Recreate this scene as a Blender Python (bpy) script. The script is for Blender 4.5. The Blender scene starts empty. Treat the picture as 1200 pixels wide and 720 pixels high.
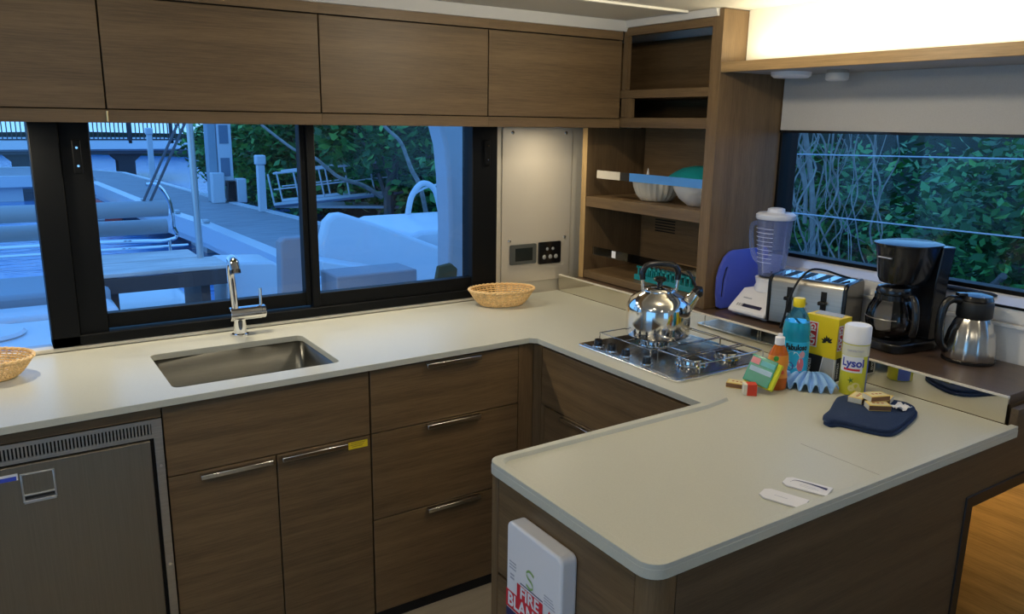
import bpy, bmesh, math, random
from mathutils import Vector, Matrix, Euler
random.seed(7)
PI = math.pi
SC = bpy.context.scene
COL = SC.collection

# ------------------------------------------------------------------ camera
cd = bpy.data.cameras.new('camera'); cam = bpy.data.objects.new('camera', cd); COL.objects.link(cam)
cd.sensor_width = 36; cd.lens = 27.935; cd.clip_start = .02; cd.clip_end = 500
yaw, pitch, roll = .584763, .228736, .014477
f_ = Vector((math.sin(yaw)*math.cos(pitch), math.cos(yaw)*math.cos(pitch), -math.sin(pitch)))
r_ = Vector((math.cos(yaw), -math.sin(yaw), 0)); u_ = r_.cross(f_)
r2 = r_*math.cos(roll)+u_*math.sin(roll); u2 = r2.cross(f_)
cam.matrix_world = Matrix(((r2.x, u2.x, -f_.x, 0), (r2.y, u2.y, -f_.y, 0), (r2.z, u2.z, -f_.z, 1.62), (0, 0, 0, 1)))
SC.camera = cam

# ------------------------------------------------------------------ world, light, exposure
SC.view_settings.view_transform = 'Standard'; SC.view_settings.look = 'None'
SC.view_settings.gamma = 1; SC.view_settings.exposure = 0.0; SC.view_settings.use_curve_mapping = False
w = bpy.data.worlds.new('dusk sky'); SC.world = w; w.use_nodes = True
nt = w.node_tree; nt.nodes.clear()
def N(nt, t, **k):
    n = nt.nodes.new(t)
    for a, b in k.items():
        if a.startswith('i_'): n.inputs[a[2:].replace('_', ' ')].default_value = b
        else: setattr(n, a, b)
    return n
tc = N(nt, 'ShaderNodeTexCoord'); sx = N(nt, 'ShaderNodeSeparateXYZ')
cr = N(nt, 'ShaderNodeValToRGB'); bg = N(nt, 'ShaderNodeBackground'); wo = N(nt, 'ShaderNodeOutputWorld')
nt.links.new(tc.outputs['Generated'], sx.inputs[0]); nt.links.new(sx.outputs['Z'], cr.inputs[0])
cr.color_ramp.elements[0].position = 0.0; cr.color_ramp.elements[0].color = (.22, .55, 1, 1)
cr.color_ramp.elements[1].position = .6; cr.color_ramp.elements[1].color = (.12, .40, 1, 1)
nt.links.new(cr.outputs[0], bg.inputs[0]); bg.inputs[1].default_value = 1.6
nt.links.new(bg.outputs[0], wo.inputs[0])

def area(name, loc, size, power, col, rot=(0, 0, 0), sizey=None, spread=PI):
    l = bpy.data.lights.new(name, 'AREA'); l.energy = power; l.color = col; l.size = size; l.spread = spread
    if sizey: l.shape = 'RECTANGLE'; l.size_y = sizey
    else: l.shape = 'DISK'
    o = bpy.data.objects.new(name, l); o.location = loc; o.rotation_euler = rot; COL.objects.link(o); return o
WARM = (1, .86, .62); NEUT = (1, .88, .67)
# recessed ceiling downlights of the saloon (their housings are built with the ceiling)
DOWN = [(1.50, 1.48, 10), (.30, .95, 4.5), (2.0, .2, 2.5), (-.75, .95, 12), (.3, -.6, 4), (1.5, -1.2, 3)]  # lamp left of the fridge is added, unseen, to brighten the blanket box
for i, (x, y, p) in enumerate(DOWN):
    l = bpy.data.lights.new('ceiling_lamp', 'POINT'); l.energy = p; l.color = NEUT; l.shadow_soft_size = .03
    o = bpy.data.objects.new('ceiling_lamp', l); o.location = (x, y, 1.955); COL.objects.link(o)
# LED puck lights under the wall cabinets
PUCK = [(0.0, 2.66, 3.0), (.62, 2.66, 2.8), (1.2, 2.66, 3.2), (1.93, 2.60, .9)]
for x, y, p in PUCK:
    area('puck_lamp', (x, y, 1.6005), .05, p, NEUT)
# LED tape lying on the pelmet shelf, shining up into the cove
area('led_tape_lamp', (2.165, .72, 1.834), .02, 6.5, (1, .9, .66), rot=(0, PI, 0), sizey=2.35)
# unseen warm lamp added to brighten the honey lining behind the knee hole
area('lining_fill_lamp', (1.96, 1.02, .66), .06, .6, (1, .72, .35), rot=(0, math.radians(-80), 0), spread=2.4)

# ------------------------------------------------------------------ materials
MATS = {}
def mat(name, col=(.5, .5, .5), rough=.5, metal=0, spec=.5, emit=None, es=1, alpha=None, trans=0, ior=1.45, coat=0, bump=None, var=None):
    if name in MATS: return MATS[name]
    m = bpy.data.materials.new(name); m.use_nodes = True; MATS[name] = m
    nt = m.node_tree; b = nt.nodes['Principled BSDF']
    b.inputs['Base Color'].default_value = (*col, 1); b.inputs['Roughness'].default_value = rough
    b.inputs['Metallic'].default_value = metal; b.inputs['Specular IOR Level'].default_value = spec
    b.inputs['IOR'].default_value = ior; b.inputs['Transmission Weight'].default_value = trans
    b.inputs['Coat Weight'].default_value = coat
    if emit: b.inputs['Emission Color'].default_value = (*emit, 1); b.inputs['Emission Strength'].default_value = es
    if alpha is not None: b.inputs['Alpha'].default_value = alpha
    if var or bump:
        tc = N(nt, 'ShaderNodeTexCoord'); mp = N(nt, 'ShaderNodeMapping')
        sc = (var or bump)[1]; mp.inputs['Scale'].default_value = sc if isinstance(sc, tuple) else (sc, sc, sc)
        nz = N(nt, 'ShaderNodeTexNoise'); nz.inputs['Scale'].default_value = 1; nz.inputs['Detail'].default_value = 6
        nt.links.new(tc.outputs['Object'], mp.inputs[0]); nt.links.new(mp.outputs[0], nz.inputs['Vector'])
        if var:
            rp = N(nt, 'ShaderNodeValToRGB'); a = var[0]
            rp.color_ramp.elements[0].position = .3; rp.color_ramp.elements[1].position = .7
            rp.color_ramp.elements[0].color = (*[c*(1-a) for c in col], 1); rp.color_ramp.elements[1].color = (*[min(1, c*(1+a)) for c in col], 1)
            nt.links.new(nz.outputs['Fac'], rp.inputs[0]); nt.links.new(rp.outputs[0], b.inputs['Base Color'])
        if bump:
            bp = N(nt, 'ShaderNodeBump'); bp.inputs['Strength'].default_value = bump[0]; bp.inputs['Distance'].default_value = .002
            nt.links.new(nz.outputs['Fac'], bp.inputs['Height']); nt.links.new(bp.outputs[0], b.inputs['Normal'])
    return m
def wood(name, col, axis, rough=.42, a=.33):
    if name in MATS: return MATS[name]
    s = {'x': (9, 160, 260), 'y': (160, 9, 260), 'z': (190, 190, 9)}[axis]
    m = mat(name, col, rough, spec=.4)
    nt = m.node_tree; b = nt.nodes['Principled BSDF']
    tc = N(nt, 'ShaderNodeTexCoord'); mp = N(nt, 'ShaderNodeMapping'); mp.inputs['Scale'].default_value = s
    nz = N(nt, 'ShaderNodeTexNoise'); nz.inputs['Scale'].default_value = 1.3; nz.inputs['Detail'].default_value = 8; nz.inputs['Roughness'].default_value = .7
    mp2 = N(nt, 'ShaderNodeMapping'); mp2.inputs['Scale'].default_value = tuple(v/9 for v in s)
    n2 = N(nt, 'ShaderNodeTexNoise'); n2.inputs['Scale'].default_value = 1.2; n2.inputs['Detail'].default_value = 4
    mx = N(nt, 'ShaderNodeMath', operation='MULTIPLY_ADD'); mx.inputs[1].default_value = .55
    ml = N(nt, 'ShaderNodeMath', operation='MULTIPLY'); ml.inputs[1].default_value = .45
    rp = N(nt, 'ShaderNodeValToRGB')
    rp.color_ramp.elements[0].position = .36; rp.color_ramp.elements[1].position = .64
    rp.color_ramp.elements[0].color = (*[c*(1-a) for c in col], 1); rp.color_ramp.elements[1].color = (*[c*(1+a) for c in col], 1)
    bp = N(nt, 'ShaderNodeBump'); bp.inputs['Strength'].default_value = .15; bp.inputs['Distance'].default_value = .001
    L = nt.links.new
    L(tc.outputs['Object'], mp.inputs[0]); L(mp.outputs[0], nz.inputs['Vector']); L(tc.outputs['Object'], mp2.inputs[0]); L(mp2.outputs[0], n2.inputs['Vector'])
    L(n2.outputs['Fac'], ml.inputs[0]); L(nz.outputs['Fac'], mx.inputs[0]); L(ml.outputs[0], mx.inputs[2]); L(mx.outputs[0], rp.inputs[0])
    L(rp.outputs[0], b.inputs['Base Color']); L(nz.outputs['Fac'], bp.inputs['Height']); L(bp.outputs[0], b.inputs['Normal'])
    return m
def glassy(name, tint=(1, 1, 1), refl=.5, rough=.02, ior=1.45, milk=0):
    if name in MATS: return MATS[name]
    m = bpy.data.materials.new(name); m.use_nodes = True; MATS[name] = m
    nt = m.node_tree; nt.nodes.clear()
    t = N(nt, 'ShaderNodeBsdfTransparent'); t.inputs[0].default_value = (*tint, 1)
    g = N(nt, 'ShaderNodeBsdfGlossy'); g.inputs['Roughness'].default_value = rough
    fr = N(nt, 'ShaderNodeFresnel'); fr.inputs[0].default_value = ior
    ml = N(nt, 'ShaderNodeMath', operation='MULTIPLY'); ml.inputs[1].default_value = refl
    mx = N(nt, 'ShaderNodeMixShader'); o = N(nt, 'ShaderNodeOutputMaterial')
    L = nt.links.new
    L(fr.outputs[0], ml.inputs[0]); L(ml.outputs[0], mx.inputs[0]); L(t.outputs[0], mx.inputs[1]); L(g.outputs[0], mx.inputs[2]); L(mx.outputs[0], o.inputs[0])
    if milk:
        d = N(nt, 'ShaderNodeBsdfDiffuse'); d.inputs[0].default_value = (*tint, 1); tr = N(nt, 'ShaderNodeBsdfTranslucent'); tr.inputs[0].default_value = (*tint, 1)
        ad = N(nt, 'ShaderNodeMixShader'); ad.inputs[0].default_value = .5; L(d.outputs[0], ad.inputs[1]); L(tr.outputs[0], ad.inputs[2])
        m2 = N(nt, 'ShaderNodeMixShader'); m2.inputs[0].default_value = milk; L(mx.outputs[0], m2.inputs[1]); L(ad.outputs[0], m2.inputs[2]); L(m2.outputs[0], o.inputs[0])
    return m
OAK = (.156, .099, .048)
WX = wood('dark oak lengthwise', OAK, 'x'); WY = wood('dark oak crosswise', OAK, 'y'); WZ = wood('dark oak upright', OAK, 'z')
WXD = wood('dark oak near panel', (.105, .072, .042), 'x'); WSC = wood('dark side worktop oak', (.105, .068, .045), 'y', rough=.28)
HONEY = wood('honey oak', (.42, .24, .075), 'y', rough=.35)
FLOORM = wood('pale floor vinyl', (.42, .36, .27), 'x', rough=.5, a=.1)
SOLID = mat('cream solid surface', (.555, .552, .468), .33, spec=.4, var=(.03, 300))
CREAM = mat('cream painted panel', (.66, .61, .50), .45)
WHITEW = mat('white wall lining', (.84, .83, .80), .5)
CEILM = mat('pale ceiling lining', (.62, .58, .50), .6)
GREYBL = mat('grey roller blind cloth', (.52, .505, .48), .8, var=(.05, 400))
BLACKF = mat('black anodised window frame', (.005, .0055, .006), .5, spec=.15)
GASK = mat('black rubber', (.006, .006, .007), .5)
DARKGAP = mat('shadow gap lining', (.006, .005, .004), .8)
STEEL = mat('brushed steel', (.52, .50, .46), .30, 1, var=(.08, (6, 300, 300)))
FRIDGEM = mat('brushed fridge steel', (.30, .265, .21), .38, 1, var=(.06, (300, 6, 6)))
CHROME = mat('chrome', (.82, .82, .82), .06, 1)
SINKM = mat('satin sink steel', (.24, .235, .21), .32, 1, var=(.06, (8, 200, 200)))
HOBM = mat('dark polished hob plate', (.34, .32, .29), .22, 1)
BLACKP = mat('black plastic', (.008, .008, .009), .25, coat=.3)
WHITEP = mat('white plastic', (.86, .85, .87), .3)
GLASS = glassy('window glass', (.97, .985, 1), .55)
CLEAR = glassy('clear plastic', (.90, .93, .96), 1.0, .05)
DGLASS = glassy('carafe glass', (.55, .55, .56), 1.0, .02, 1.5)

# ------------------------------------------------------------------ geometry helpers
class B:
    def __init__(s): s.bm = bmesh.new(); s.mi = 0; s.M = Matrix()
    def _done(s, before):
        fs = [f for f in s.bm.faces if f not in before] if before is not None else []
        for f in fs: f.material_index = s.mi
    def add(s, verts, faces, smooth=False):
        vs = [s.bm.verts.new(s.M @ Vector(v)) for v in verts]; out = []
        for f in faces:
            try:
                q = s.bm.faces.new([vs[i] for i in f]); q.material_index = s.mi; q.smooth = smooth; out.append(q)
            except ValueError: pass
        return s
    def box(s, x0, x1, y0, y1, z0, z1):
        v = [(x, y, z) for z in (z0, z1) for y in (y0, y1) for x in (x0, x1)]
        return s.add(v, [(0, 2, 3, 1), (4, 5, 7, 6), (0, 1, 5, 4), (1, 3, 7, 5), (3, 2, 6, 7), (2, 0, 4, 6)])
    def prism(s, pts, a, b, axis='z'):
        n = len(pts)
        def P(p, h): return {'z': (p[0], p[1], h), 'y': (p[0], h, p[1]), 'x': (h, p[0], p[1])}[axis]
        v = [P(p, a) for p in pts]+[P(p, b) for p in pts]
        return s.add(v, [tuple(range(n-1, -1, -1)), tuple(range(n, 2*n))]+[(i, (i+1) % n, n+(i+1) % n, n+i) for i in range(n)])
    def lathe(s, prof, n=32, c=(0, 0), rib=None, caps=True, a0=0, a1=2*PI):
        full = abs(a1-a0-2*PI) < 1e-6; v = []; fc = []; m = len(prof); nn = n if full else n+1
        for i in range(nn):
            a = a0+(a1-a0)*i/n; k = 1 if not rib else 1+rib[0]*math.cos(rib[1]*a)
            for r, z in prof: v.append((c[0]+r*k*math.cos(a), c[1]+r*k*math.sin(a), z))
        for i in range(n):
            j = (i+1) % nn
            for q in range(m-1): fc.append((i*m+q, j*m+q, j*m+q+1, i*m+q+1))
        if caps and full:
            if prof[0][0] > 1e-5: fc.append(tuple(i*m for i in range(n-1, -1, -1)))
            if prof[-1][0] > 1e-5: fc.append(tuple(i*m+m-1 for i in range(n)))
        return s.add(v, fc, True)
    def tube(s, path, r, n=10, closed=False):
        P = [Vector(p) for p in path]; m = len(P); v = []; fc = []
        rs = r if isinstance(r, (list, tuple)) else [r]*m
        up = None
        for i, p in enumerate(P):
            if closed: d = P[(i+1) % m]-P[i-1]
            else: d = P[min(i+1, m-1)]-P[max(i-1, 0)]
            d.normalize()
            if up is None: up = Vector((0, 0, 1)) if abs(d.z) < .9 else Vector((1, 0, 0))
            sd = d.cross(up).normalized(); up = sd.cross(d).normalized()
            for k in range(n):
                a = 2*PI*k/n; v.append(p+sd*math.cos(a)*rs[i]+up*math.sin(a)*rs[i])
        for i in range(m if closed else m-1):
            j = (i+1) % m
            for k in range(n): fc.append((i*n+k, i*n+(k+1) % n, j*n+(k+1) % n, j*n+k))
        if not closed: fc += [tuple(range(n-1, -1, -1)), tuple((m-1)*n+k for k in range(n))]
        return s.add(v, fc, True)
    def cyl(s, a, b, r, n=20, r1=None): return s.tube([a, b], [r, r if r1 is None else r1], n)
    def ball(s, c, r, n=14):
        rx, ry, rz = r if isinstance(r, tuple) else (r, r, r)
        M0 = s.M; s.M = M0 @ Matrix.Translation(c) @ Matrix.Diagonal((rx, ry, rz, 1))
        s.lathe([(math.sin(PI*i/n), -math.cos(PI*i/n)) for i in range(n+1)], n+4, caps=False); s.M = M0; return s
def bez(pts, n=8):
    out = []; P = [Vector(p) for p in pts]; m = len(P)
    for i in range(m-1):
        p0 = P[max(i-1, 0)]; p1 = P[i]; p2 = P[i+1]; p3 = P[min(i+2, m-1)]
        for k in range(n):
            t = k/n; out.append(.5*((2*p1)+(-p0+p2)*t+(2*p0-5*p1+4*p2-p3)*t*t+(-p0+3*p1-3*p2+p3)*t**3))
    out.append(P[-1]); return out
def rrect(x0, x1, y0, y1, r, n=5):
    o = []
    for cx, cy, a in ((x1-r, y0+r, -PI/2), (x1-r, y1-r, 0), (x0+r, y1-r, PI/2), (x0+r, y0+r, PI)):
        for i in range(n+1): o.append((cx+r*math.cos(a+PI/2*i/n), cy+r*math.sin(a+PI/2*i/n)))
    return o
ORG = {}
def tag(o, label=None, cat=None, group=None, kind=None):
    if label: o['label'] = label
    if cat: o['category'] = cat
    if group: o['group'] = group
    if kind: o['kind'] = kind
    return o
def thing(name, label, cat, loc=(0, 0, 0), rz=0, group=None):
    o = bpy.data.objects.new(name, None); COL.objects.link(o); o.empty_display_size = .05
    o.location = loc; o.rotation_euler = (0, 0, rz); ORG[o] = Vector(loc)
    return tag(o, label, cat, group)
def obj(name, b, m, parent=None, world=False, bevel=0, label=None, sharp=40, seg=2):
    """world=True: the shape was laid out in world coordinates (parent unrotated)"""
    if world:
        o0 = ORG[parent]; b.bm.transform(Matrix.Translation(-o0))
    bmesh.ops.recalc_face_normals(b.bm, faces=b.bm.faces)
    me = bpy.data.meshes.new(name); b.bm.to_mesh(me); b.bm.free()
    for q in (m if isinstance(m, (list, tuple)) else [m]): me.materials.append(q)
    for p in me.polygons: p.use_smooth = True
    try: me.set_sharp_from_angle(angle=math.radians(sharp))
    except Exception: pass
    o = bpy.data.objects.new(name, me); COL.objects.link(o)
    if parent: o.parent = parent; ORG[o] = ORG[parent] if world else Vector()
    else: ORG[o] = Vector()
    if bevel:
        k = o.modifiers.new('edge', 'BEVEL'); k.width = bevel; k.segments = seg; k.limit_method = 'ANGLE'; k.angle_limit = math.radians(50)
        k.harden_normals = False
    if label: o['label'] = label
    return o
def struct(name, b, m, bevel=0, parent=None):
    o = obj(name, b, m, parent, bevel=bevel)
    if not parent: o['kind'] = 'structure'
    return o
def centre(name, b, m, bevel=0, **k):
    """one-mesh thing laid out in world coordinates: origin moved to its base centre"""
    vs = [v.co for v in b.bm.verts]
    c = Vector(((min(v.x for v in vs)+max(v.x for v in vs))/2, (min(v.y for v in vs)+max(v.y for v in vs))/2, min(v.z for v in vs)))
    b.bm.transform(Matrix.Translation(-c)); o = obj(name, b, m, bevel=bevel, **k); o.location = c; return o
def plate(outer, holes, z0, z1):
    """flat slab with holes"""
    b = B(); bm = b.bm
    for z in (z0, z1):
        es = []
        for lp in [outer]+holes:
            vs = [bm.verts.new((p[0], p[1], z)) for p in lp]
            es += [bm.edges.new((vs[i], vs[(i+1) % len(vs)])) for i in range(len(vs))]
        bmesh.ops.triangle_fill(bm, edges=es, use_beauty=True)
    for lp in [outer]+holes:
        n = len(lp); b.add([(p[0], p[1], z0) for p in lp]+[(p[0], p[1], z1) for p in lp], [(i, (i+1) % n, n+(i+1) % n, n+i) for i in range(n)])
    bmesh.ops.remove_doubles(bm, verts=bm.verts, dist=1e-5)
    return b
_tx = {}
def text(s, size, fn, bold=0.0, name=None, m=None, parent=None, world=False, depth=None, align='CENTER', condensed=1, sub=False):
    """letters as a mesh; fn(x, y) maps the flat letters into place"""
    c = bpy.data.curves.new('t', 'FONT'); c.body = s; c.size = size; c.align_x = align; c.align_y = 'CENTER'; c.offset = bold; c.resolution_u = 3
    t = bpy.data.objects.new('t', c); COL.objects.link(t)
    bpy.context.view_layer.update()
    me = bpy.data.meshes.new_from_object(t.evaluated_get(bpy.context.evaluated_depsgraph_get()))
    bpy.data.objects.remove(t); bpy.data.curves.remove(c)
    b = B(); b.bm.from_mesh(me); bpy.data.meshes.remove(me)
    if sub: bmesh.ops.subdivide_edges(b.bm, edges=b.bm.edges, cuts=1)
    for v in b.bm.verts: v.co = Vector(fn(v.co.x*condensed, v.co.y))
    if world: b.bm.transform(Matrix.Translation(-ORG[parent]))
    me = bpy.data.meshes.new(name or 'lettering'); b.bm.to_mesh(me); b.bm.free(); me.materials.append(m)
    o = bpy.data.objects.new(name or 'lettering', me); COL.objects.link(o)
    if parent: o.parent = parent; ORG[o] = ORG[parent] if world else Vector()
    return o
def flat(o, u, v):
    o, u, v = Vector(o), Vector(u), Vector(v)
    return lambda x, y: o+u*x+v*y
def wrap(r, z0, a0, cx=0, cy=0):
    """letters round an upright cylinder, centred at angle a0, read from outside"""
    return lambda x, y: (cx+r*math.cos(a0+x/r), cy+r*math.sin(a0+x/r), z0+y)

# ================================================================== SETTING
SLABZ = .881; TOP = .9; BR = .972; CEIL = 2.0
struct('floor', B().box(-3.2, 2.6, -3.2, 2.79, -.06, -.002), FLOORM)
b = B().box(-3.2, 2.6, -3.2, 2.79, CEIL, CEIL+.06); struct('ceiling', b, CEILM)
# the ceiling downlight housings
for i, (x, y, p) in enumerate(DOWN):
    t = thing('ceiling_downlight', ['recessed downlight in the ceiling above the front of the hob', 'recessed downlight in the ceiling above the galley floor', 'recessed downlight in the ceiling over the dinette corner', 'unseen ceiling lamp left of the fridge, added to brighten the blanket box', 'recessed downlight in the ceiling furthest behind the galley', 'recessed downlight in the ceiling far behind the peninsula'][i], 'light', (x, y, 1.987), group='recessed ceiling downlights')
    obj('trim_ring', B().lathe([(.048, 0), (.060, 0), (.062, .006), (.062, .013), (.048, .013), (.048, 0)], 28, caps=False), STEEL, t)
# sink wall: solid parts round the window
YB = 2.786
b = B()
b.box(-3.2, -1.4, YB, YB+.08, -.002, CEIL)
b.box(-1.4, 1.741, YB, YB+.08, -.002, .898); b.box(-1.4, 1.741, YB, YB+.08, 1.66, CEIL)
b.box(1.741, 2.6, YB, YB+.08, -.002, CEIL)
struct('wall_back', b, CREAM)
# window wall on the right
b = B()
b.box(2.385, 2.46, -3.2, 1.9385, -.002, 1.083)
b.prism([(2.385, 1.083), (2.392, 1.083), (2.392, 1.125), (2.385+.075, 1.155), (2.46, 1.155), (2.46, 1.083)], -3.2, 1.9385, 'y')
b.box(2.455, 2.53, 1.9385, YB, -.002, 1.155)
b.box(2.455, 2.53, 1.97, YB, 1.155, CEIL)
b.box(2.455, 2.53, -3.2, 1.97, 1.62, CEIL); b.box(2.455, 2.53, -3.2, -.6, 1.155, 1.62)
o = struct('wall_right', b, WHITEW)
struct('wall_rear', B().box(-3.2, -.5, -3.26, -3.2, -.002, CEIL).box(.9, 2.6, -3.26, -3.2, -.002, CEIL).box(-.5, .9, -3.26, -3.2, -.002, .4).box(-.5, .9, -3.26, -3.2, 1.75, CEIL), WHITEW)
struct('wall_left', B().box(-3.26, -3.2, -3.2, YB, -.002, .12).box(-3.26, -3.2, -3.2, YB, 1.85, CEIL).box(-3.26, -3.2, -3.2, -1.8, .12, 1.85).box(-3.26, -3.2, 1.4, YB, .12, 1.85), WHITEW)
struct('wall_cove', B().box(2.23, 2.26, -1.2, 1.938, 1.826, CEIL), mat('cove lining', (.80, .76, .64), .5))
struct('trim_1', B().box(-1.0, 1.745, 2.758, YB+.01, .9, .914), mat('white sealing strip', (.74, .70, .60), .35), bevel=.003)
# cornice between the cabinets and the ceiling
b = B().prism([(2.425, 1.962), (2.448, 1.962), (2.448, 1.999), (2.41, 1.999)], -1.2, 2.13, 'x')
struct('trim_2', b, mat('grey white cornice', (.60, .59, .56), .5))
b = B().prism([(2.102, 1.975), (2.12, 1.975), (2.12, 1.999), (2.092, 1.999)], 1.96, 2.44, 'y'); struct('trim_3', b, MATS['grey white cornice'])
struct('trim_4', B().box(-1.2, 2.075, 2.07, 2.085, 1.992, 1.9995), mat('bright ceiling bead', (.8, .77, .68), .4))

# --- sink window: black sliding frame, five glass panes
def window_piece(name, m, parent, *boxes, bevel=.002):
    b = B()
    for q in boxes: b.box(*q)
    return struct(name, b, m, bevel, parent)
b = B()
b.box(.122, 1.741, YB-.035, YB+.03, .915, .948)            # bottom rail
b.box(.122, 1.741, YB-.035, YB+.05, 1.63, 1.66)
b.box(.122, .20, YB-.035, YB+.05, .915, 1.66)
b.box(.20, .283, YB-.02, YB+.05, .945, 1.66)
b.box(1.625, 1.741, YB-.035, YB+.05, .915, 1.66)
W1 = struct('window_1', b, BLACKF, .003)
struct('sash_frame', B().box(.283, .94, YB-.008, YB+.03, .955, 1.003).box(.283, .95, YB-.008, YB+.03, 1.63, 1.66)
       .box(.936, .956, YB-.012, YB+.03, .955, 1.645), BLACKF, .002, W1)
struct('sash_frame', B().box(.982, 1.63, YB-.022, YB+.02, .948, .998).box(.98, 1.63, YB-.022, YB+.02, 1.63, 1.66)
       .box(.958, .986, YB-.024, YB+.02, .948, 1.645), BLACKF, .002, W1)
struct('pane', B().box(.275, .945, YB+.008, YB+.012, .99, 1.64), GLASS, 0, W1)
struct('pane', B().box(.975, 1.64, YB+.0, YB+.004, .99, 1.64), GLASS, 0, W1)
for xx, zz in ((.243, 1.50), (1.69, 1.50)):
    b = B().box(xx-.012, xx+.012, YB-.045, YB-.032, zz-.05, zz+.05); lt = struct('latch', b, BLACKF, .003, W1)
    b = B()
    for d in (-.027, .027): b.cyl((xx, YB-.048, zz+d), (xx, YB-.0445, zz+d), .0035, 12)
    o = obj('screw', b, CHROME, lt)
W2 = struct('window_2', B().box(-1.4, .122, YB-.01, YB+.05, .898, .912).box(-1.4, .122, YB-.01, YB+.05, 1.63, 1.66), mat('pale window edge', (.45, .5, .55), .4), .002)
struct('pane', B().box(-1.4, .12, YB+.02, YB+.024, .905, 1.65), GLASS, 0, W2)
# --- right-hand window
b = B().box(2.446, 2.50, -.62, 1.98, 1.150, 1.166).box(2.446, 2.50, -.62, 1.98, 1.60, 1.63).box(2.446, 2.54, 1.93, 1.985, 1.15, 1.63)
b.box(2.388, 2.398, -.62, 1.20, 1.124, 1.131)
W3 = struct('window_3', b, BLACKF, .002)
struct('pane', B().box(2.47, 2.474, -.6, 1.97, 1.16, 1.61), GLASS, 0, W3)
struct('window_sill', B().prism([(2.394, 1.1265), (2.452, 1.1515), (2.452, 1.1555), (2.394, 1.1305)], .95, 1.936, 'y'), mat('glossy white sill', (.75, .76, .80), .10, coat=1.0), 0, W3)
struct('trim_5', B().box(2.374, 2.386, -1.0, 1.93, 1.072, 1.084), WHITEW, .002)
# honey coloured lining of the dinette side, seen through the knee hole
struct('wall_lining', B().box(2.34, 2.384, -2.0, 1.3, 0, .86), HONEY)

# ================================================================== WORKTOP
def arc(cx, cy, r, a0, a1, n=6): return [(cx+r*math.cos(a0+(a1-a0)*i/n), cy+r*math.sin(a0+(a1-a0)*i/n)) for i in range(n+1)]
outer = [(-1.0, 2.11), (0, 2.13)]+[(1.503, 2.160)]+[(1.523, 2.140)]+[(1.529, 1.386), (1.515, 1.372)]
outer += arc(.872, 1.335, .03, PI/2, PI)+arc(.880, .883, .038, PI, 1.5*PI)+[(2.055, .843), (2.066, .853), (2.066, 2.757), (-1.0, 2.757)]
sink_hole = rrect(.368, .848, 2.222, 2.588, .022)
WT = thing('worktop', 'cream solid surface worktop running from the sink round to the peninsula', 'worktop', (1.2, 1.8, SLABZ))
obj('slab', plate(outer, [sink_hole], SLABZ, TOP), SOLID, WT, True, bevel=.0035)
# raised anti-spill rim of the peninsula
ro = [(1.60, 1.388), (1.515, 1.3715)]+arc(.872, 1.334, .0295, PI/2, PI)+arc(.880, .883, .0375, PI, 1.5*PI)+[(2.055, .8435)]
ri = [(2.055, .861)]+arc(.892, .892, .030, 1.5*PI, PI)+arc(.892, 1.318, .030, PI, PI/2)+[(1.512, 1.352), (1.600, 1.366)]
rj = [(2.055, .864)]+arc(.895, .895, .030, 1.5*PI, PI)+arc(.895, 1.315, .030, PI, PI/2)+[(1.510, 1.347), (1.603, 1.361)]
b = B(); n = len(ro); rir = ri[::-1]; rjr = rj[::-1]
ro = [(1.60, 1.388), (1.515, 1.3715)]+arc(.872, 1.334, .0295, PI/2, PI)+arc(.880, .883, .0375, PI, 1.5*PI)+[(2.055, .8435)]
v = [(x, y, TOP-.004) for x, y in ro]+[(x, y, TOP+.0095) for x, y in ro]+[(x, y, TOP+.0095) for x, y in rir]+[(x, y, TOP-.0002) for x, y in rjr]
fc = [(k*n+i, k*n+i+1, (k+1)*n+i+1, (k+1)*n+i) for k in range(3) for i in range(n-1)]+[(0, n, 2*n, 3*n), (n-1, 2*n-1, 3*n-1, 4*n-1)]
obj('rim', b.add(v, fc), SOLID, WT, True, bevel=.0012, sharp=25)
obj('seam', B().box(1.5195, 1.5207, .870, 1.07, TOP-.001, TOP+.0004), mat('worktop joint', (.33, .31, .26), .6), WT, True)
obj('seam', B().box(1.31, 2.055, 1.0, 1.001, TOP-.001, TOP+.0003), MATS['worktop joint'], WT, True) if False else None

# --- sink
SK = thing('kitchen_sink', 'rectangular brushed steel undermount sink bowl beneath the tap', 'sink', (.608, 2.405, .74))
b = B(); rings = []
prof = [(.016, SLABZ-.001), (.0, SLABZ-.001), (.0, .77), (.008, .752), (.026, .744)]
for ins, z in prof:
    q = rrect(.368+ins-.004, .848-ins+.004, 2.222+ins-.004, 2.588-ins+.004, max(.03-ins*.2, .01)); rings.append([(x, y, z) for x, y in q])
n = len(rings[0]); v = sum(rings, []); fc = []
for k in range(1, len(rings)-1):
    for i in range(n): fc.append((k*n+i, k*n+(i+1) % n, (k+1)*n+(i+1) % n, (k+1)*n+i))
fc.append(tuple((len(rings)-1)*n+i for i in range(n)))
b.add(v[:], fc, True)
bmesh.ops.delete(b.bm, geom=[q for q in b.bm.verts if not q.link_faces], context='VERTS')
bowl = obj('bowl', b, SINKM, SK, True)
k = bowl.modifiers.new('sheet', 'SOLIDIFY'); k.thickness = .0015; k.offset = 1
obj('drain', B().lathe([(.0, .7455), (.030, .7455), (.042, .748), (.046, .7455)], 28, (.61, 2.42)), CHROME, SK, True)

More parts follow.
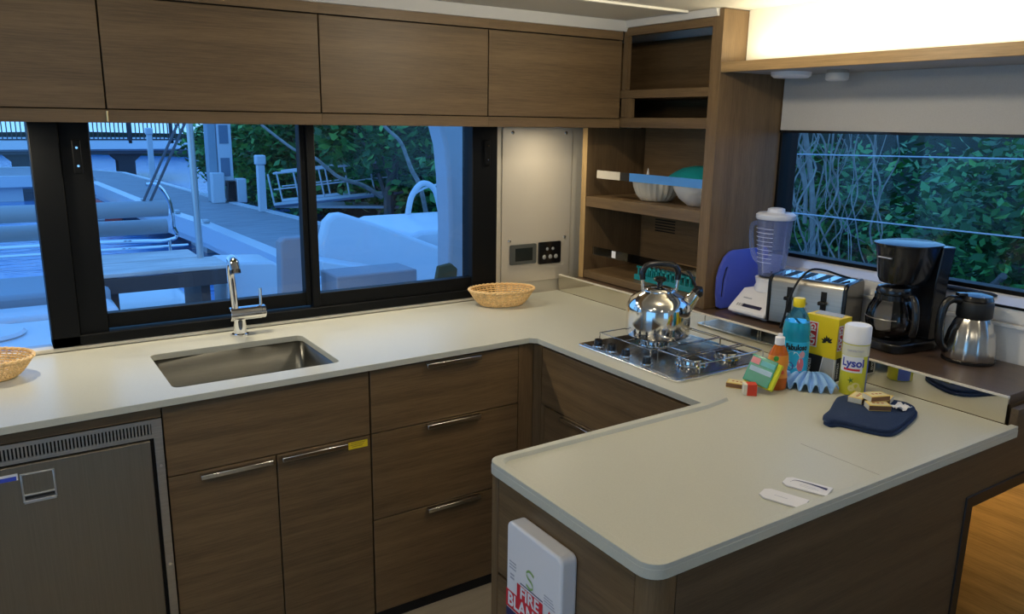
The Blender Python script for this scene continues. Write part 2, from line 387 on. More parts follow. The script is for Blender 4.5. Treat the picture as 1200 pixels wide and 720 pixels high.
# --- tap
TP = thing('mixer_tap', 'chrome single lever mixer tap standing behind the sink', 'tap', (.672, 2.690, TOP))
obj('base', B().lathe([(.028, 0), (.028, .006), (.0215, .009), (.0205, .05), (.022, .058)], 28), CHROME, TP)
b = B(); b.cyl((-.030, 0, .075), (.075, 0, .075), .0235, 28); b.cyl((.066, 0, .075), (.088, 0, .075), .0225, 28)
obj('mixer_body', b, CHROME, TP, bevel=.002)
obj('lever', B().cyl((.074, 0, .09), (.076, .004, .155), .0055, 14), CHROME, TP)
p = bez([(-.012, 0, .09), (-.016, 0, .16), (-.020, -.004, .22), (-.022, -.022, .254), (-.022, -.05, .262)], 8)
sp = obj('spout', B().tube(p, .0125, 18), CHROME, TP)
b = B().tube(bez([(-.022, -.035, .268), (-.022, -.062, .262), (-.022, -.078, .238)], 5), .0165, 18)
hd = obj('spray_head', b, CHROME, sp)
obj('aerator', B().cyl((-.022, -.077, .240), (-.022, -.081, .228), .0165, 18), BLACKP, hd)

# ================================================================== BASE CABINETS
FY = 2.17; G = .0035
def handle(parent, x0, x1, z, y=FY):
    b = B().box(x0, x1, y-.020, y-.014, z-.006, z+.008).box(x0, x1, y-.018, y+.002, z+.003, z+.008)
    return obj('handle', b, mat('bright handle steel', (.72, .71, .68), .18, 1), parent, True, bevel=.002)
def front(name, parent, x0, x1, z0, z1, m=WX, y=FY): return obj(name, B().box(x0+G/2, x1-G/2, y, y+.018, z0+G/2, z1-G/2), m, parent, True, bevel=.0012)
def carcass(parent, x0, x1, z1=.874):
    return obj('carcass', B().box(x0+.002, x1-.002, FY+.019, 2.75, .035, z1), DARKGAP, parent, True)
# fridge
FR = thing('built_in_fridge', 'brushed steel built-in fridge under the left end of the worktop', 'fridge', (.05, 2.45, 0))
obj('casing', B().box(-.215, .322, FY+.0, 2.72, .03, .842), DARKGAP, FR, True)
b = B(); y0, y1 = FY-.006, FY
b.box(-.215, .322, y0, y1, .831, .842); b.box(-.215, .322, y0, y1, .790, .801); b.box(.296, .322, y0, y1, .801, .831)
n = 62
for i in range(n):
    x = -.215+.511*(i+.5)/n; b.box(x-.0021, x+.0021, y0+.001, y1, .801, .831)
obj('grille', b, STEEL, FR, True)
fs = obj('frame', B().box(.300, .322, y0, y1, .03, .790), STEEL, FR, True, bevel=.001)
for z in (.709, .417, .12): obj('screw', B().cyl((.311, y0-.002, z), (.311, y0, z), .0045, 12), CHROME, fs, True)
dr = obj('door', B().box(-.215, .289, FY-.016, FY-.001, .05, .787), FRIDGEM, FR, True, bevel=.002)
yl = FY-.016
b = B().box(-.008, -.003, yl-.005, yl, .690, .766).box(.061, .066, yl-.005, yl, .690, .766).box(-.008, .066, yl-.005, yl, .761, .766).box(-.008, .066, yl-.005, yl, .706, .711)
b.box(-.006, .064, yl-.010, yl, .688, .697)
obj('latch', b, mat('satin latch metal', (.62, .64, .66), .3, .9), dr, True, bevel=.0015)
obj('latch_recess', B().box(-.003, .061, yl-.001, yl+.0, .697, .706), BLACKP, dr, True)
bd = obj('badge', B().box(-.090, -.012, yl-.002, yl, .752, .769), mat('white enamel', (.8, .8, .85), .3), dr, True)
obj('badge_field', B().box(-.090, -.0155, yl-.0026, yl-.002, .7525, .763), mat('blue enamel', (.04, .08, .55), .3), bd, True)
SB = thing('sink_cabinet', 'dark oak base cabinet with two doors under the sink', 'cabinet', (.62, 2.45, 0))
carcass(SB, .325, .916, .72)
front('top_panel', SB, .325, .916, .667, .874)
d1 = front('door', SB, .325, .6215, .037, .667); handle(d1, .408, .608, .652)
d2 = front('door', SB, .6215, .916, .037, .667); handle(d2, .634, .835, .652)
s = obj('sticker', B().box(.842, .905, FY-.0012, FY, .632, .655), mat('yellow sticker', (.75, .58, .02), .5), d2, True)
b = B()
for i, (a, c) in enumerate(((.851, .897), (.849, .893), (.853, .888))): b.box(a, c, FY-.0016, FY-.0012, .650-i*.0055, .6515-i*.0055)
obj('print', b, mat('brown print', (.2, .13, .02), .6), s, True)
DB = thing('drawer_cabinet', 'dark oak base cabinet with three wide drawers left of the corner', 'cabinet', (1.19, 2.45, 0))
carcass(DB, .918, 1.468)
for z0, z1, hz in ((.667, .874, .862), (.372, .667, .655), (.037, .372, .360)):
    handle(front('drawer', DB, .918, 1.468, z0, z1), 1.107, 1.308, hz)
obj('corner_post', B().box(1.469, 1.53, FY+.002, FY+.03, .037, .876), WZ, DB, True)
FS = thing('fascia_strip', 'thin dark oak strip between the fridge and the worktop', 'panel', (.05, FY, .845))
obj('strip', B().box(-.9, .323, FY, FY+.018, .8435, .876), WX, FS, True)
obj('side_filler', B().box(-.9, -.218, FY, FY+.018, .0, .8435), WX, FS, True)
KP = thing('toe_kick', 'low black plinth under the dark oak base cabinets', 'plinth', (1.2, 2.2, 0))
obj('plinth', B().box(.325, 1.52, FY+.006, FY+.02, -.001, .035), DARKGAP, KP, True)
obj('plinth', B().box(1.536, 1.55, 1.35, FY, -.001, .035), DARKGAP, KP, True)
HB = thing('hob_cabinet', 'dark oak base cabinet with a drawer under the gas hob', 'cabinet', (1.8, 1.75, 0))
XF = 1.530
def frontx(name, parent, y0, y1, z0, z1, m=WY, x=XF): return obj(name, B().box(x, x+.018, y0+G/2, y1-G/2, z0+G/2, z1-G/2), m, parent, True, bevel=.0012)
obj('carcass', B().box(XF+.019, 2.05, 1.38, 2.75, .035, .86), DARKGAP, HB, True)
frontx('top_panel', HB, 1.378, 2.12, .667, .874)
obj('corner_post', B().box(XF, XF+.018, 2.122, 2.170, .037, .874), WZ, HB, True)
dq = frontx('drawer', HB, 1.42, 2.10, .372, .667)
obj('handle', B().box(XF-.018, XF-.012, 1.66, 1.995, .648, .662).box(XF-.016, XF+.002, 1.66, 1.995, .657, .662), mat('bright handle steel'), dq, True, bevel=.002)
frontx('drawer', HB, 1.42, 2.10, .037, .372); obj('stile', B().box(XF, XF+.018, 2.1, 2.12, .037, .667), WZ, HB, True); obj('stile', B().box(XF, XF+.018, 1.378, 1.42, .037, .667), WZ, HB, True)
# peninsula
PN = thing('peninsula_cabinet', 'dark oak peninsula cabinet carrying the fire blanket box', 'cabinet', (1.35, 1.1, 0))
obj('carcass', B().box(.88, 1.86, .875, 1.368, .035, .874), DARKGAP, PN, True)
obj('stile', B().box(.862, .885, 1.347, 1.372, 0, .876), WZ, PN, True, bevel=.002)
XE = .862
for z0, z1 in ((.640, .874), (.33, .632), (.037, .322)):
    obj('drawer', B().box(XE, XE+.016, .906, 1.344, z0, z1), WY, PN, True, bevel=.0012)
b = B().prism([(.862, .904)]+arc(.894, .887, .032, PI, 1.5*PI, 8)+[(.91, .855), (.91, .904)], 0, .876); obj('corner_column', b, WZ, PN, True)
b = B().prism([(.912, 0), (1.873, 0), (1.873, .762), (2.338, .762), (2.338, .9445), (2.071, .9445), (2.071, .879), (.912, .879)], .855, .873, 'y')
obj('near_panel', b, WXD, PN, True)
b = B().prism([(1.873, 0), (1.905, 0), (1.905, .730), (2.338, .730), (2.338, .762), (1.873, .762)], .851, .885, 'y')
obj('knee_hole_trim', b, mat('black brown edging', (.018, .013, .010), .4), PN, True, bevel=.002)
obj('back_panel', B().box(.90, 1.52, 1.37, 1.376, .035, .874), WX, PN, True)
# side worktop (raised dark step under the window)
ST = thing('side_worktop', 'raised dark wood side worktop below the right-hand window', 'worktop', (2.23, 1.4, .93))
b = B().box(2.078, 2.384, .885, 2.66, .945, BR); obj('slab', b, WSC, ST, True, bevel=.0015)
obj('front_panel', B().box(2.078, 2.092, .89, 2.66, .86, .945), WY, ST, True)
obj('end_panel', B().box(2.093, 2.384, .885, .90, .8765, .945), WX, ST, True)
# mirror-like upstand of the step
MR = thing('mirror_upstand', 'narrow polished mirror upstand along the step behind the hob', 'upstand', (2.073, 1.8, TOP))
obj('mirror_strip', B().box(2.0695, 2.0765, .882, 2.756, .9005, .9665), mat('polished mirror', (.80, .77, .68), .03, 1), MR, True)
obj('top_bead', B().box(2.0675, 2.0785, .882, 2.756, .9665, .9715), mat('cream bead', (.75, .70, .58), .3), MR, True, bevel=.001)

# ================================================================== FIRE BLANKET BOX
FB = thing('fire_blanket_box', 'white plastic fire blanket box with red lettering on the peninsula end', 'fire blanket', (.852, 1.155, .5))
cy = 1.155; hw = .094
b = B(); n = 5
b.prism(rrect(cy-hw, cy+hw, .515, .823, .016), .822, .8615, 'x')
bx = obj('shell', b, WHITEP, FB, True, bevel=.006, seg=4)
xf = .8215
RED = mat('red print', (.70, .02, .04), .5); WPR = mat('white print', (.85, .85, .88), .5); NAVYP = mat('navy print', (.03, .03, .12), .5); GREYP = mat('grey print', (.45, .46, .52), .5)
def q(y0, y1, z0, z1, m, nm, e=0.0, par=bx): return obj(nm, B().box(xf-.0004-e, xf-.0001-e, y0, y1, z0, z1), m, par, True)
q(1.117, 1.207, .668, .699, RED, 'print'); q(1.070, 1.247, .628, .668, RED, 'print')
F = lambda y, z, e=.0008: flat((xf-e, y, z), (0, -1, 0), (0, 0, 1))
text('FIRE', .037, F(1.162, .683), .0011, m=WPR, parent=bx, world=True)
text('BLANKET', .042, F(1.158, .648), .0012, m=WPR, parent=bx, world=True, condensed=.92)
q(1.075, 1.245, .606, .626, NAVYP, 'print'); text('FIRE SAFETY', .012, F(1.16, .616), .0002, m=WPR, parent=bx, world=True)
q(1.117, 1.195, .7035, .7055, NAVYP, 'print')
# green S logo as a flowing ribbon
pts = [(1.148, .742), (1.163, .747), (1.174, .739), (1.168, .730), (1.156, .725), (1.150, .716), (1.160, .709), (1.174, .713)]
pp = bez([(xf-.0008, a, c) for a, c in pts], 5)
GL = mat('green logo print', (.30, .50, .18), .5)
bb = B()
for i in range(len(pp)-1):
    a, c = pp[i], pp[i+1]; wd = .0028
    bb.add([(a.x, a.y, a.z-wd), (c.x, c.y, c.z-wd), (c.x, c.y, c.z+wd), (a.x, a.y, a.z+wd)], [(0, 1, 2, 3)])
obj('logo', bb, GL, bx, True)
for k in range(3): obj('small_print', B().box(xf-.0004, xf-.0001, 1.212, 1.236, .735-k*.007, .7375-k*.007), GREYP, bx, True)
for k in range(4): obj('small_print', B().box(xf-.0004, xf-.0001, 1.085-k*.003, 1.113, .722-k*.006, .7236-k*.006), GREYP, bx, True)
obj('small_print', B().box(xf-.0004, xf-.0001, 1.218, 1.232, .698, .702).box(xf-.0004, xf-.0001, 1.218, 1.232, .706, .710), GREYP, bx, True)
bb = B().add([(xf-.0006, 1.108, .668), (xf-.0006, 1.094, .698), (xf-.0006, 1.080, .668), (xf-.0006, 1.094, .676)], [(0, 1, 2, 3)]); obj('arrow', bb, RED, bx, True)

# ================================================================== HOB
HX0, HX1, HY0, HY1 = 1.585, 2.000, 1.535, 2.000
HO = thing('gas_hob', 'built-in three burner gas hob with wire pan supports beneath the kettle', 'hob', ((HX0+HX1)/2, (HY0+HY1)/2, TOP))
obj('tray', B().prism(rrect(HX0, HX1, HY0, HY1, .014), TOP+.0003, TOP+.0075), mat('bright tray steel', (.80, .79, .76), .2, 1), HO, True, bevel=.002)
obj('plate', B().prism(rrect(HX0+.013, HX1-.013, HY0+.013, HY1-.013, .010), TOP+.0075, TOP+.0095), HOBM, HO, True)
def burner(x, y, r):
    b = obj('burner', B().lathe([(r*1.25, .9085), (r*1.22, .913), (r*.95, .914), (r*.92, .922), (r*1.05, .924), (r*1.05, .930), (r*.85, .931), (r*.82, .9305)], 28, (x, y)), CHROME, HO, True)
    obj('burner_cap', B().lathe([(r*.88, .9300), (r*.90, .936), (r*.78, .939), (0, .939)], 28, (x, y)), mat('dark enamel', (.03, .03, .03), .3), b, True)
    b2 = B()
    for k in range(18):
        a = 2*PI*k/18; b2.box(x+r*1.0*math.cos(a)-.002, x+r*1.0*math.cos(a)+.002, y+r*1.0*math.sin(a)-.002, y+r*1.0*math.sin(a)+.002, .914, .9245)
    obj('flame_ports', b2, mat('dull steel', (.35, .35, .34), .4, 1), b, True)
burner(1.745, 1.640, .042); burner(1.888, 1.625, .034); burner(1.800, 1.860, .042)
for y in (1.935, 1.868, 1.800, 1.705):
    k = obj('knob_collar', B().lathe([(.0165, .9085), (.0195, .909), (.019, .9125), (.0135, .913)], 20, (1.622, y)), CHROME, HO, True); k = obj('knob', B().lathe([(.0165, .9085), (.0165, .912), (.0135, .914), (.0125, .930), (.0115, .932), (0, .932)], 20, (1.622, y)), BLACKP, HO, True)
def pan_support(x0, x1, y0, y1, cs):
    z = .938; r = .0019; b = B()
    b.tube([(x0, y0, z), (x1, y0, z), (x1, y1, z), (x0, y1, z)], r, 8, closed=True)
    for x in (x0, x1):
        for y in (y0, y1): b.cyl((x, y, .909), (x, y, z), r, 8)
    for (cx, cy) in cs:
        for a in range(4):
            t = a*PI/2; ux, uy = math.cos(t), math.sin(t); e = (x1 if ux > .5 else x0) if abs(ux) > .5 else 0
            ex = (x1 if ux > .5 else x0 if ux < -.5 else cx); ey = (y1 if uy > .5 else y0 if uy < -.5 else cy)
            ey = ey if abs(uy) < .5 or len(cs) == 1 or True else ey
            b.cyl((cx+ux*.016, cy+uy*.016, z), (ex, ey, z), r, 8)
    return obj('pan_support', b, CHROME, HO, True)
pan_support(1.665, 1.975, 1.735, 1.980, [(1.800, 1.860)])
pan_support(1.690, 1.970, 1.553, 1.728, [(1.745, 1.640), (1.888, 1.625)])

# --- kettle
KT = thing('whistling_kettle', 'shiny stainless whistling kettle standing on the hob', 'kettle', (1.812, 1.862, .9402), math.radians(-33))
b = B().lathe([(.0, 0), (.097, 0), (.103, .004), (.1045, .012), (.105, .05), (.105, .090), (.102, .106), (.092, .124), (.072, .139), (.054, .147), (.050, .151)], 56)
obj('body', b, mat('kettle steel', (.78, .77, .74), .11, 1), KT)
ld = obj('lid', B().lathe([(.0505, .149), (.053, .152), (.050, .156), (.030, .162), (.010, .164), (0, .164)], 36), CHROME, KT)
obj('lid_knob', B().lathe([(.011, .163), (.008, .170), (.010, .176), (.020, .182), (.021, .189), (.015, .194), (0, .195)], 24), BLACKP, ld)
sp = obj('spout', B().tube([(.070, 0, .080), (.100, 0, .112), (.117, 0, .134), (.122, 0, .140)], [.034, .024, .0175, .0175], 22), CHROME, KT)
obj('whistle', B().tube([(.120, 0, .138), (.131, 0, .150), (.141, 0, .152)], [.019, .020, .011], 18), BLACKP, sp)
obj('whistle_lever', B().tube(bez([(.120, 0, .154), (.110, 0, .180), (.096, 0, .205), (.086, 0, .214)], 4), .0045, 8), BLACKP, sp)
for sgn in (-1, 1):
    obj('handle_post', B().tube(bez([(sgn*.052, 0, .140), (sgn*.056, 0, .165), (sgn*.057, 0, .192)], 5), .0052, 10), CHROME, KT)
b = B(); pth = bez([(-.057, 0, .185), (-.058, 0, .208), (-.046, 0, .230), (-.018, 0, .237), (.018, 0, .237), (.046, 0, .230), (.058, 0, .208), (.057, 0, .185)], 6)
b.tube(pth, .0095, 12); obj('grip', b, BLACKP, KT)

# ================================================================== WALL CABINETS
UY = 2.44
cabs = [(-.90, -.302, 'second dark oak wall cabinet door, at the left picture edge'), (-.302, .298, 'dark oak wall cabinet at the far left above the window'),
        (.298, .898, 'dark oak wall cabinet above the kitchen sink'), (.898, 1.503, 'dark oak wall cabinet above the middle window pane'),
        (1.503, 2.107, 'dark oak wall cabinet beside the open corner shelves')]
for x0, x1, lab in cabs[1:]:
    t = thing('wall_cabinet', lab, 'cabinet', ((x0+x1)/2, 2.6, 1.603), group='dark oak wall cabinets above the sink window')
    obj('carcass', B().box(x0+.001, x1-.001, UY+.019, 2.784, 1.606, 1.961), DARKGAP, t, True)
    obj('door', B().box(x0+.002, x1-.002, UY, UY+.018, 1.640, 1.928), WX, t, True, bevel=.0012)
    obj('bottom_rail', B().box(x0, x1, UY-.002, 2.784, 1.603, 1.6375), WX, t, True, bevel=.001)
    obj('top_rail', B().box(x0, x1, UY-.001, UY+.02, 1.932, 1.9625), WX, t, True)
for x in (.298,): centre('seam_glint', B().cyl((x, UY-.004, 1.606), (x, UY-.004, 1.634), .003, 10), mat('brassy', (.8, .6, .3), .3, 1))  # bright metal rod added as the glint at the cabinet seam
tag(bpy.data.objects['seam_glint'], 'tiny rod added as a bright brass pin between two wall cabinets', 'glint')
for i, (x, y, p) in enumerate(PUCK):
    t = centre('puck_light', B().lathe([(.027, 1.6015), (.034, 1.6015), (.034, 1.603), (.027, 1.603), (.027, 1.6015)], 24, (x, y), caps=False), STEEL)
    tag(t, ['puck light under the wall cabinet at the far left', 'puck light under the wall cabinet above the tap', 'puck light under the wall cabinet over the right window pane', 'puck light above the cream wall panel'][i], 'light', 'puck lights under the wall cabinets')

# --- corner shelf unit
X0 = 2.110
SU = thing('corner_shelf_unit', 'tall open dark oak shelf unit in the corner beside the hob', 'shelf unit', (2.27, 2.3, BR))
obj('side_panel', B().box(X0, 2.453, 1.940, 1.988, BR+.001, 1.998), WZ, SU, True, bevel=.001)
obj('front_strip', B().box(X0-.0015, X0-.0001, 2.637, 2.668, BR+.001, 1.602), wood('pale tan wood upright', (.40, .26, .11), 'z'), SU, True); obj('side_panel', B().box(X0, 2.43, 2.637, 2.668, BR+.001, 1.602), WZ, SU, True, bevel=.001)  # paler tan strip along the front edge of the left side panel
BPAN = obj('back_panel', B().box(2.43, 2.445, 1.989, 2.668, BR+.001, 1.604).box(2.43, 2.445, 1.989, 2.7745, 1.6045, 1.961), WY, SU, True)
obj('back_panel', B().box(X0+.005, 2.43, 2.775, 2.783, 1.64, 1.961), WX, SU, True)
for z0, z1, ya in ((.976, 1.006, 2.636), (1.279, 1.3215, 2.636), (1.606, 1.643, 2.774), (1.716, 1.746, 2.774), ):
    obj('shelf', B().box(X0+.001, 2.429, 1.989, ya, z0, z1), WY, SU, True, bevel=.001)
obj('top_rail', B().box(X0+.002, X0+.02, 1.989, UY-.003, 1.946, 1.974), WY, SU, True)
obj('stile', B().box(X0, X0+.018, UY-.06, UY-.003, 1.644, 1.715), WZ, SU, True)
obj('stile', B().box(X0, X0+.018, UY-.028, UY-.003, 1.747, 1.945), WZ, SU, True)
b = B()
for i in range(5): b.box(2.4275, 2.4297, 2.425, 2.545, 1.166+i*.012, 1.171+i*.012)
obj('vent_grille', b, DARKGAP, SU, True)
def lip(z0, z1, segs):
    for y0, y1, m, nm in segs: obj(nm, B().box(X0+.004, X0+.008, y0, y1, z0, z1), m, SU, True)
BLF = mat('blue protective film', (.10, .36, .85), .25, alpha=.75)
lip(1.400, 1.432, [(2.43, 2.574, mat('beige tape', (.55, .50, .40), .6), 'lip_tape'), (2.375, 2.4295, BLACKP, 'lip_tape'), (1.9895, 2.3745, BLF, 'fiddle_lip')])
lip(1.082, 1.115, [(1.9895, 2.585, glassy('clear acrylic lip', (.85, .86, .84), .9, .03, 1.5), 'fiddle_lip')])
obj('lip_tag', B().box(X0+.002, X0+.0035, 2.435, 2.458, 1.085, 1.113), WHITEP, SU, True)

# --- things on the shelves
b = B(); prof = [(.0, 1.3225), (.055, 1.3225), (.062, 1.326), (.078, 1.345), (.090, 1.375), (.094, 1.398), (.089, 1.398), (.074, 1.350), (.055, 1.330), (0, 1.330)]
o = centre('ribbed_bowl', b.lathe(prof, 96, (2.235, 2.345), rib=(.03, 24), caps=False), mat('ribbed off white ceramic', (.62, .57, .46), .35)); tag(o, 'ribbed off-white bowl on the middle shelf of the corner unit', 'bowl')
o = centre('paper_cone', B().lathe([(.0, 1.384), (.012, 1.384), (0.001, 1.448)], 5, (2.235, 2.40)), WHITEP); tag(o, 'small pointed white paper sticking out of the ribbed bowl', 'paper')
prof = [(0, 1.3225), (.045, 1.3225), (.05, 1.326), (.082, 1.350), (.102, 1.385), (.108, 1.418), (.104, 1.418), (.096, 1.385), (.078, 1.354), (.045, 1.330), (0, 1.330)]
o = centre('mixing_bowl', B().lathe(prof, 48, (2.245, 2.118), caps=False), mat('white ceramic', (.72, .70, .66), .3)); tag(o, 'smooth white mixing bowl on the middle shelf under a teal bowl', 'bowl')
prof = [(0, 1.4195), (.10, 1.4195), (.124, 1.424), (.125, 1.428), (.10, 1.446), (.07, 1.462), (.03, 1.470), (0, 1.470)]
o = centre('teal_bowl', B().lathe(prof, 48, (2.245, 2.118), caps=False), mat('teal plastic', (.01, .27, .30), .35)); tag(o, 'teal bowl turned upside down on the white mixing bowl', 'bowl')
DR = thing('dish_rack', 'teal plastic dish rack on the bottom shelf behind the kettle', 'dish rack', (2.25, 2.20, 1.0065))
TEAL = MATS['teal plastic']
obj('tray', B().box(-.09, .09, -.17, .17, 0, .012).box(-.09, -.084, -.17, .17, .012, .022).box(.084, .09, -.17, .17, .012, .022).box(-.084, .084, -.17, -.164, .012, .022).box(-.084, .084, .164, .17, .012, .022), TEAL, DR, bevel=.001)
for x in (-.08, -.02, .05):
    for i in range(13):
        y = -.155+i*.0258; obj('prong', B().box(x-.002, x+.002, y-.0035, y+.0035, .012, .056), TEAL, DR)
obj('rail', B().box(-.082, -.077, -.165, .165, .048, .056), TEAL, DR)
o = centre('wooden_board', B().prism([(2.20, 2.04), (2.30, 2.04), (2.30, 2.27), (2.20, 2.27)], 1.0648, 1.077), wood('light maple', (.55, .36, .18), 'y'), bevel=.003); tag(o, 'small light wood board lying across the teal dish rack', 'board')

# --- wall panel, sockets
WP = thing('wall_panel', 'cream access panel with four bolts between window and shelves', 'panel', (1.96, YB-.004, .91))
obj('sheet', B().prism(rrect(1.783, 2.142, .945, 1.601, .012), YB-.006, YB-.0005, 'y'), mat('warm cream sheet', (.60, .54, .44), .38), WP, True, bevel=.0015)
for x, z in ((1.832, 1.578), (2.105, 1.578), (1.822, 1.130), (2.112, 1.130)):
    obj('bolt', B().lathe([(0.0075, 0), (.0075, .003), (.004, .006), (0, .0065)], 14) if False else B().ball((x, YB-.007, z), (.008, .004, .008), 10), CHROME, WP, True)
def plate_thing(name, label, x0, x1, z0, z1, m, cat):
    t = thing(name, label, cat, ((x0+x1)/2, YB-.008, z0)); obj('cover_plate', B().prism(rrect(x0, x1, z0, z1, .006), YB-.016, YB-.0065, 'y'), m, t, True, bevel=.0015); return t
t = plate_thing('display_panel', 'grey rectangular display panel on the cream wall panel', 1.823, 1.957, 1.028, 1.113, mat('grey frame plastic', (.10, .105, .095), .4), 'display')
obj('screen', B().box(1.847, 1.935, YB-.0175, YB-.016, 1.043, 1.098), mat('dark screen', (.02, .024, .022), .15), t, True)
t = plate_thing('socket_plate', 'black socket plate with five inlets beside the grey display', 1.970, 2.088, 1.020, 1.116, BLACKP, 'socket')
for x, z, r in ((2.013, 1.085, .007), (2.043, 1.085, .007), (1.998, 1.050, .010), (2.030, 1.050, .010), (2.060, 1.050, .010)):
    obj('inlet', B().ball((x, YB-.017, z), (r, .003, r), 10), mat('grey inlet', (.35, .35, .34), .4), t, True)

# ================================================================== PELMET SHELF, COVE, BLIND
PS = thing('pelmet_shelf', 'long oak pelmet shelf with cove light above the right-hand window', 'shelf', (2.28, .7, 1.793))
obj('front_edge', B().box(2.110, 2.130, -.6, 1.9385, 1.793, 1.826), wood('light oak edge', (.34, .22, .10), 'y'), PS, True, bevel=.001)
obj('board', B().box(2.1305, 2.453, -.6, 1.9385, 1.796, 1.8255), mat('pale grey underside', (.36, .35, .34), .6), PS, True)
o = centre('led_strip', B().box(2.158, 2.172, -.46, 1.90, 1.8262, 1.8300), mat('led tape', (.9, .8, .5), .4, emit=(1, .88, .6), es=3)); tag(o, 'glowing warm light strip lying on the pelmet shelf', 'light')
o = centre('puck_lamp_disc', B().lathe([(0, 1.776), (.055, 1.777), (.064, 1.784), (.066, 1.7955), (0, 1.7955)], 40, (2.292, 1.795), caps=False), WHITEP); tag(o, 'wide flat white disc lamp under the pelmet shelf', 'lamp')
SD = thing('smoke_detector', 'small round white smoke detector under the pelmet shelf', 'smoke detector', (2.30, 1.625, 1.762))
obj('body', B().lathe([(0, 1.762), (.030, 1.762), (.035, 1.766), (.035, 1.786), (0, 1.786)], 32, (2.30, 1.625), caps=False), mat('warm white plastic', (.72, .68, .62), .4), SD, True)
obj('mount', B().lathe([(0, 1.7862), (.032, 1.7862), (.032, 1.7958), (0, 1.7958)], 32, (2.30, 1.625), caps=False), mat('beige plastic', (.45, .38, .30), .5), SD, True)
BL = thing('roller_blind', 'grey roller blind partly lowered over the right-hand window', 'blind', (2.44, .7, 1.6))
obj('cloth', B().box(2.4385, 2.4405, -.6, 1.935, 1.606, 1.7955), GREYBL, BL, True)
obj('bottom_bar_shadow', B().box(2.434, 2.444, -.6, 1.935, 1.597, 1.606), BLACKP, BL, True, bevel=.001)  # bar coloured black to stand in for its shadow line below the cloth

# ================================================================== SIDE WORKTOP APPLIANCES
# blue chopping board leaning on the shelf unit
b = B(); pts = [(2.150, .984), (2.146, 1.03), (2.150, 1.085), (2.164, 1.125), (2.188, 1.160), (2.215, 1.177), (2.235, 1.181), (2.405, 1.181), (2.420, 1.172), (2.420, .990), (2.405, .975), (2.165, .975)]
hole = bez([(0, 1.150 if i == -1 else 0, 0) for i in range(2)], 1)
t = plate([(x, z) for x, z in pts], [[(2.168, 1.02), (2.172, 1.015), (2.179, 1.015), (2.182, 1.02), (2.190, 1.075), (2.205, 1.115), (2.205, 1.122), (2.199, 1.124), (2.192, 1.120), (2.176, 1.080)]], -.005, .005)
for v in t.bm.verts: v.co = Vector((v.co.x, 1.9165+v.co.y*0-v.co.z+(v.co.y-.975)*.075, v.co.y))
o = centre('chopping_board', t, mat('blue plastic board', (.08, .12, .58), .35), bevel=.0012); tag(o, 'blue plastic chopping board leaning against the shelf unit', 'chopping board')

BN = thing('blender', 'white blender with a clear ribbed jug beside the toaster', 'blender', (2.232, 1.772, BR+.001), math.radians(90+180))
# local: front faces -y
b = B(); W = .079
side = [(-.100, .014), (-.098, .026), (-.022, .088), (.068, .088), (.078, .078), (.078, .014)]
b.prism(side, -W, W, 'x'); obj('base', b, WHITEP, BN, bevel=.006, seg=3)
obj('foot_plate', B().box(-W+.004, W-.004, -.078, .072, .005, .014), mat('grey plastic', (.42, .42, .44), .5), BN)
for x in (-.05, .05):
    for y in (-.06, .055): obj('foot', B().cyl((x, y, 0), (x, y, .006), .009, 12), mat('grey plastic'), BN)
fn = Vector((0, -.058, .061)).normalized() if False else None
u = Vector((1, 0, 0)); v = Vector((0, .076, .062)).normalized(); nn = u.cross(v)
def on_slope(x, s): return Vector((x, -.098, .026))+v*s+nn*.0008
b = B()
for i in range(8):
    x = -.022+i*.0098; p = on_slope(x, .022); a = [p-u*.0042-v*.006, p+u*.0042-v*.006, p+u*.0042+v*.006, p-u*.0042+v*.006]
    b.add([q_ for q_ in a]+[q_+nn*.003 for q_ in a], [(0, 1, 2, 3), (4, 5, 6, 7), (0, 1, 5, 4), (1, 2, 6, 5), (2, 3, 7, 6), (3, 0, 4, 7)])
obj('buttons', b, mat('navy plastic', (.02, .02, .06), .4), BN)
b = B()
for i in range(3):
    p = on_slope(-.050+i*.009, .022); a = [p-u*.003-v*.006, p+u*.003-v*.006, p+u*.003+v*.006, p-u*.003+v*.006]; b.add([q_+nn*.001 for q_ in a], [(0, 1, 2, 3)])
obj('dial_marks', b, mat('grey plastic'), BN)
pp0 = on_slope(-.03, .056); b = B().add([pp0-u*.018-v*.0025, pp0+u*.018-v*.0025, pp0+u*.018+v*.0025, pp0-u*.018+v*.0025], [(0, 1, 2, 3)]); obj('badge', b, mat('grey print'), BN)
obj('collar', B().lathe([(.050, .086), (.052, .100), (.047, .112), (.050, .126), (.052, .134), (.040, .134)], 36, (0, .018)), WHITEP, BN)
JG = obj('jug', B().lathe([(.036, .137), (.042, .142), (.049, .20), (.056, .30), (.060, .337), (.058, .337), (.054, .30), (.047, .20), (.040, .145), (.034, .143)], 44, (0, .018), rib=(.012, 8), caps=False), glassy('jug plastic', (.82, .86, 1), .8, .10, 1.45, .14), BN)
b = B()
for i in range(9):
    z = .19+i*.0145; b.tube([(math.cos(a)*(.0505+i*.0014), .018+math.sin(a)*(.0505+i*.0014), z) for a in [PI+.9+k*.16 for k in range(9)]], .0009, 5)
obj('scale_marks', b, mat('pale print', (.72, .76, .95), .4), JG)
obj('jug_handle', B().tube(bez([(-.052, .018, .305), (-.080, .018, .315), (-.098, .018, .300), (-.096, .018, .25), (-.080, .018, .200), (-.050, .018, .175)], 6), [.008]*31, 10), glassy('jug plastic'), JG)
b = B().lathe([(.0, .137), (.040, .137), (.041, .141), (0, .141)], 30, (0, .018), caps=False)
for k in range(4):
    a = k*PI/2+.4; b.add([(0, .018, .142), (.022*math.cos(a), .018+.022*math.sin(a), .150), (.022*math.cos(a+.35), .018+.022*math.sin(a+.35), .152)], [(0, 1, 2)])
obj('blade_base', b, BLACKP, BN)
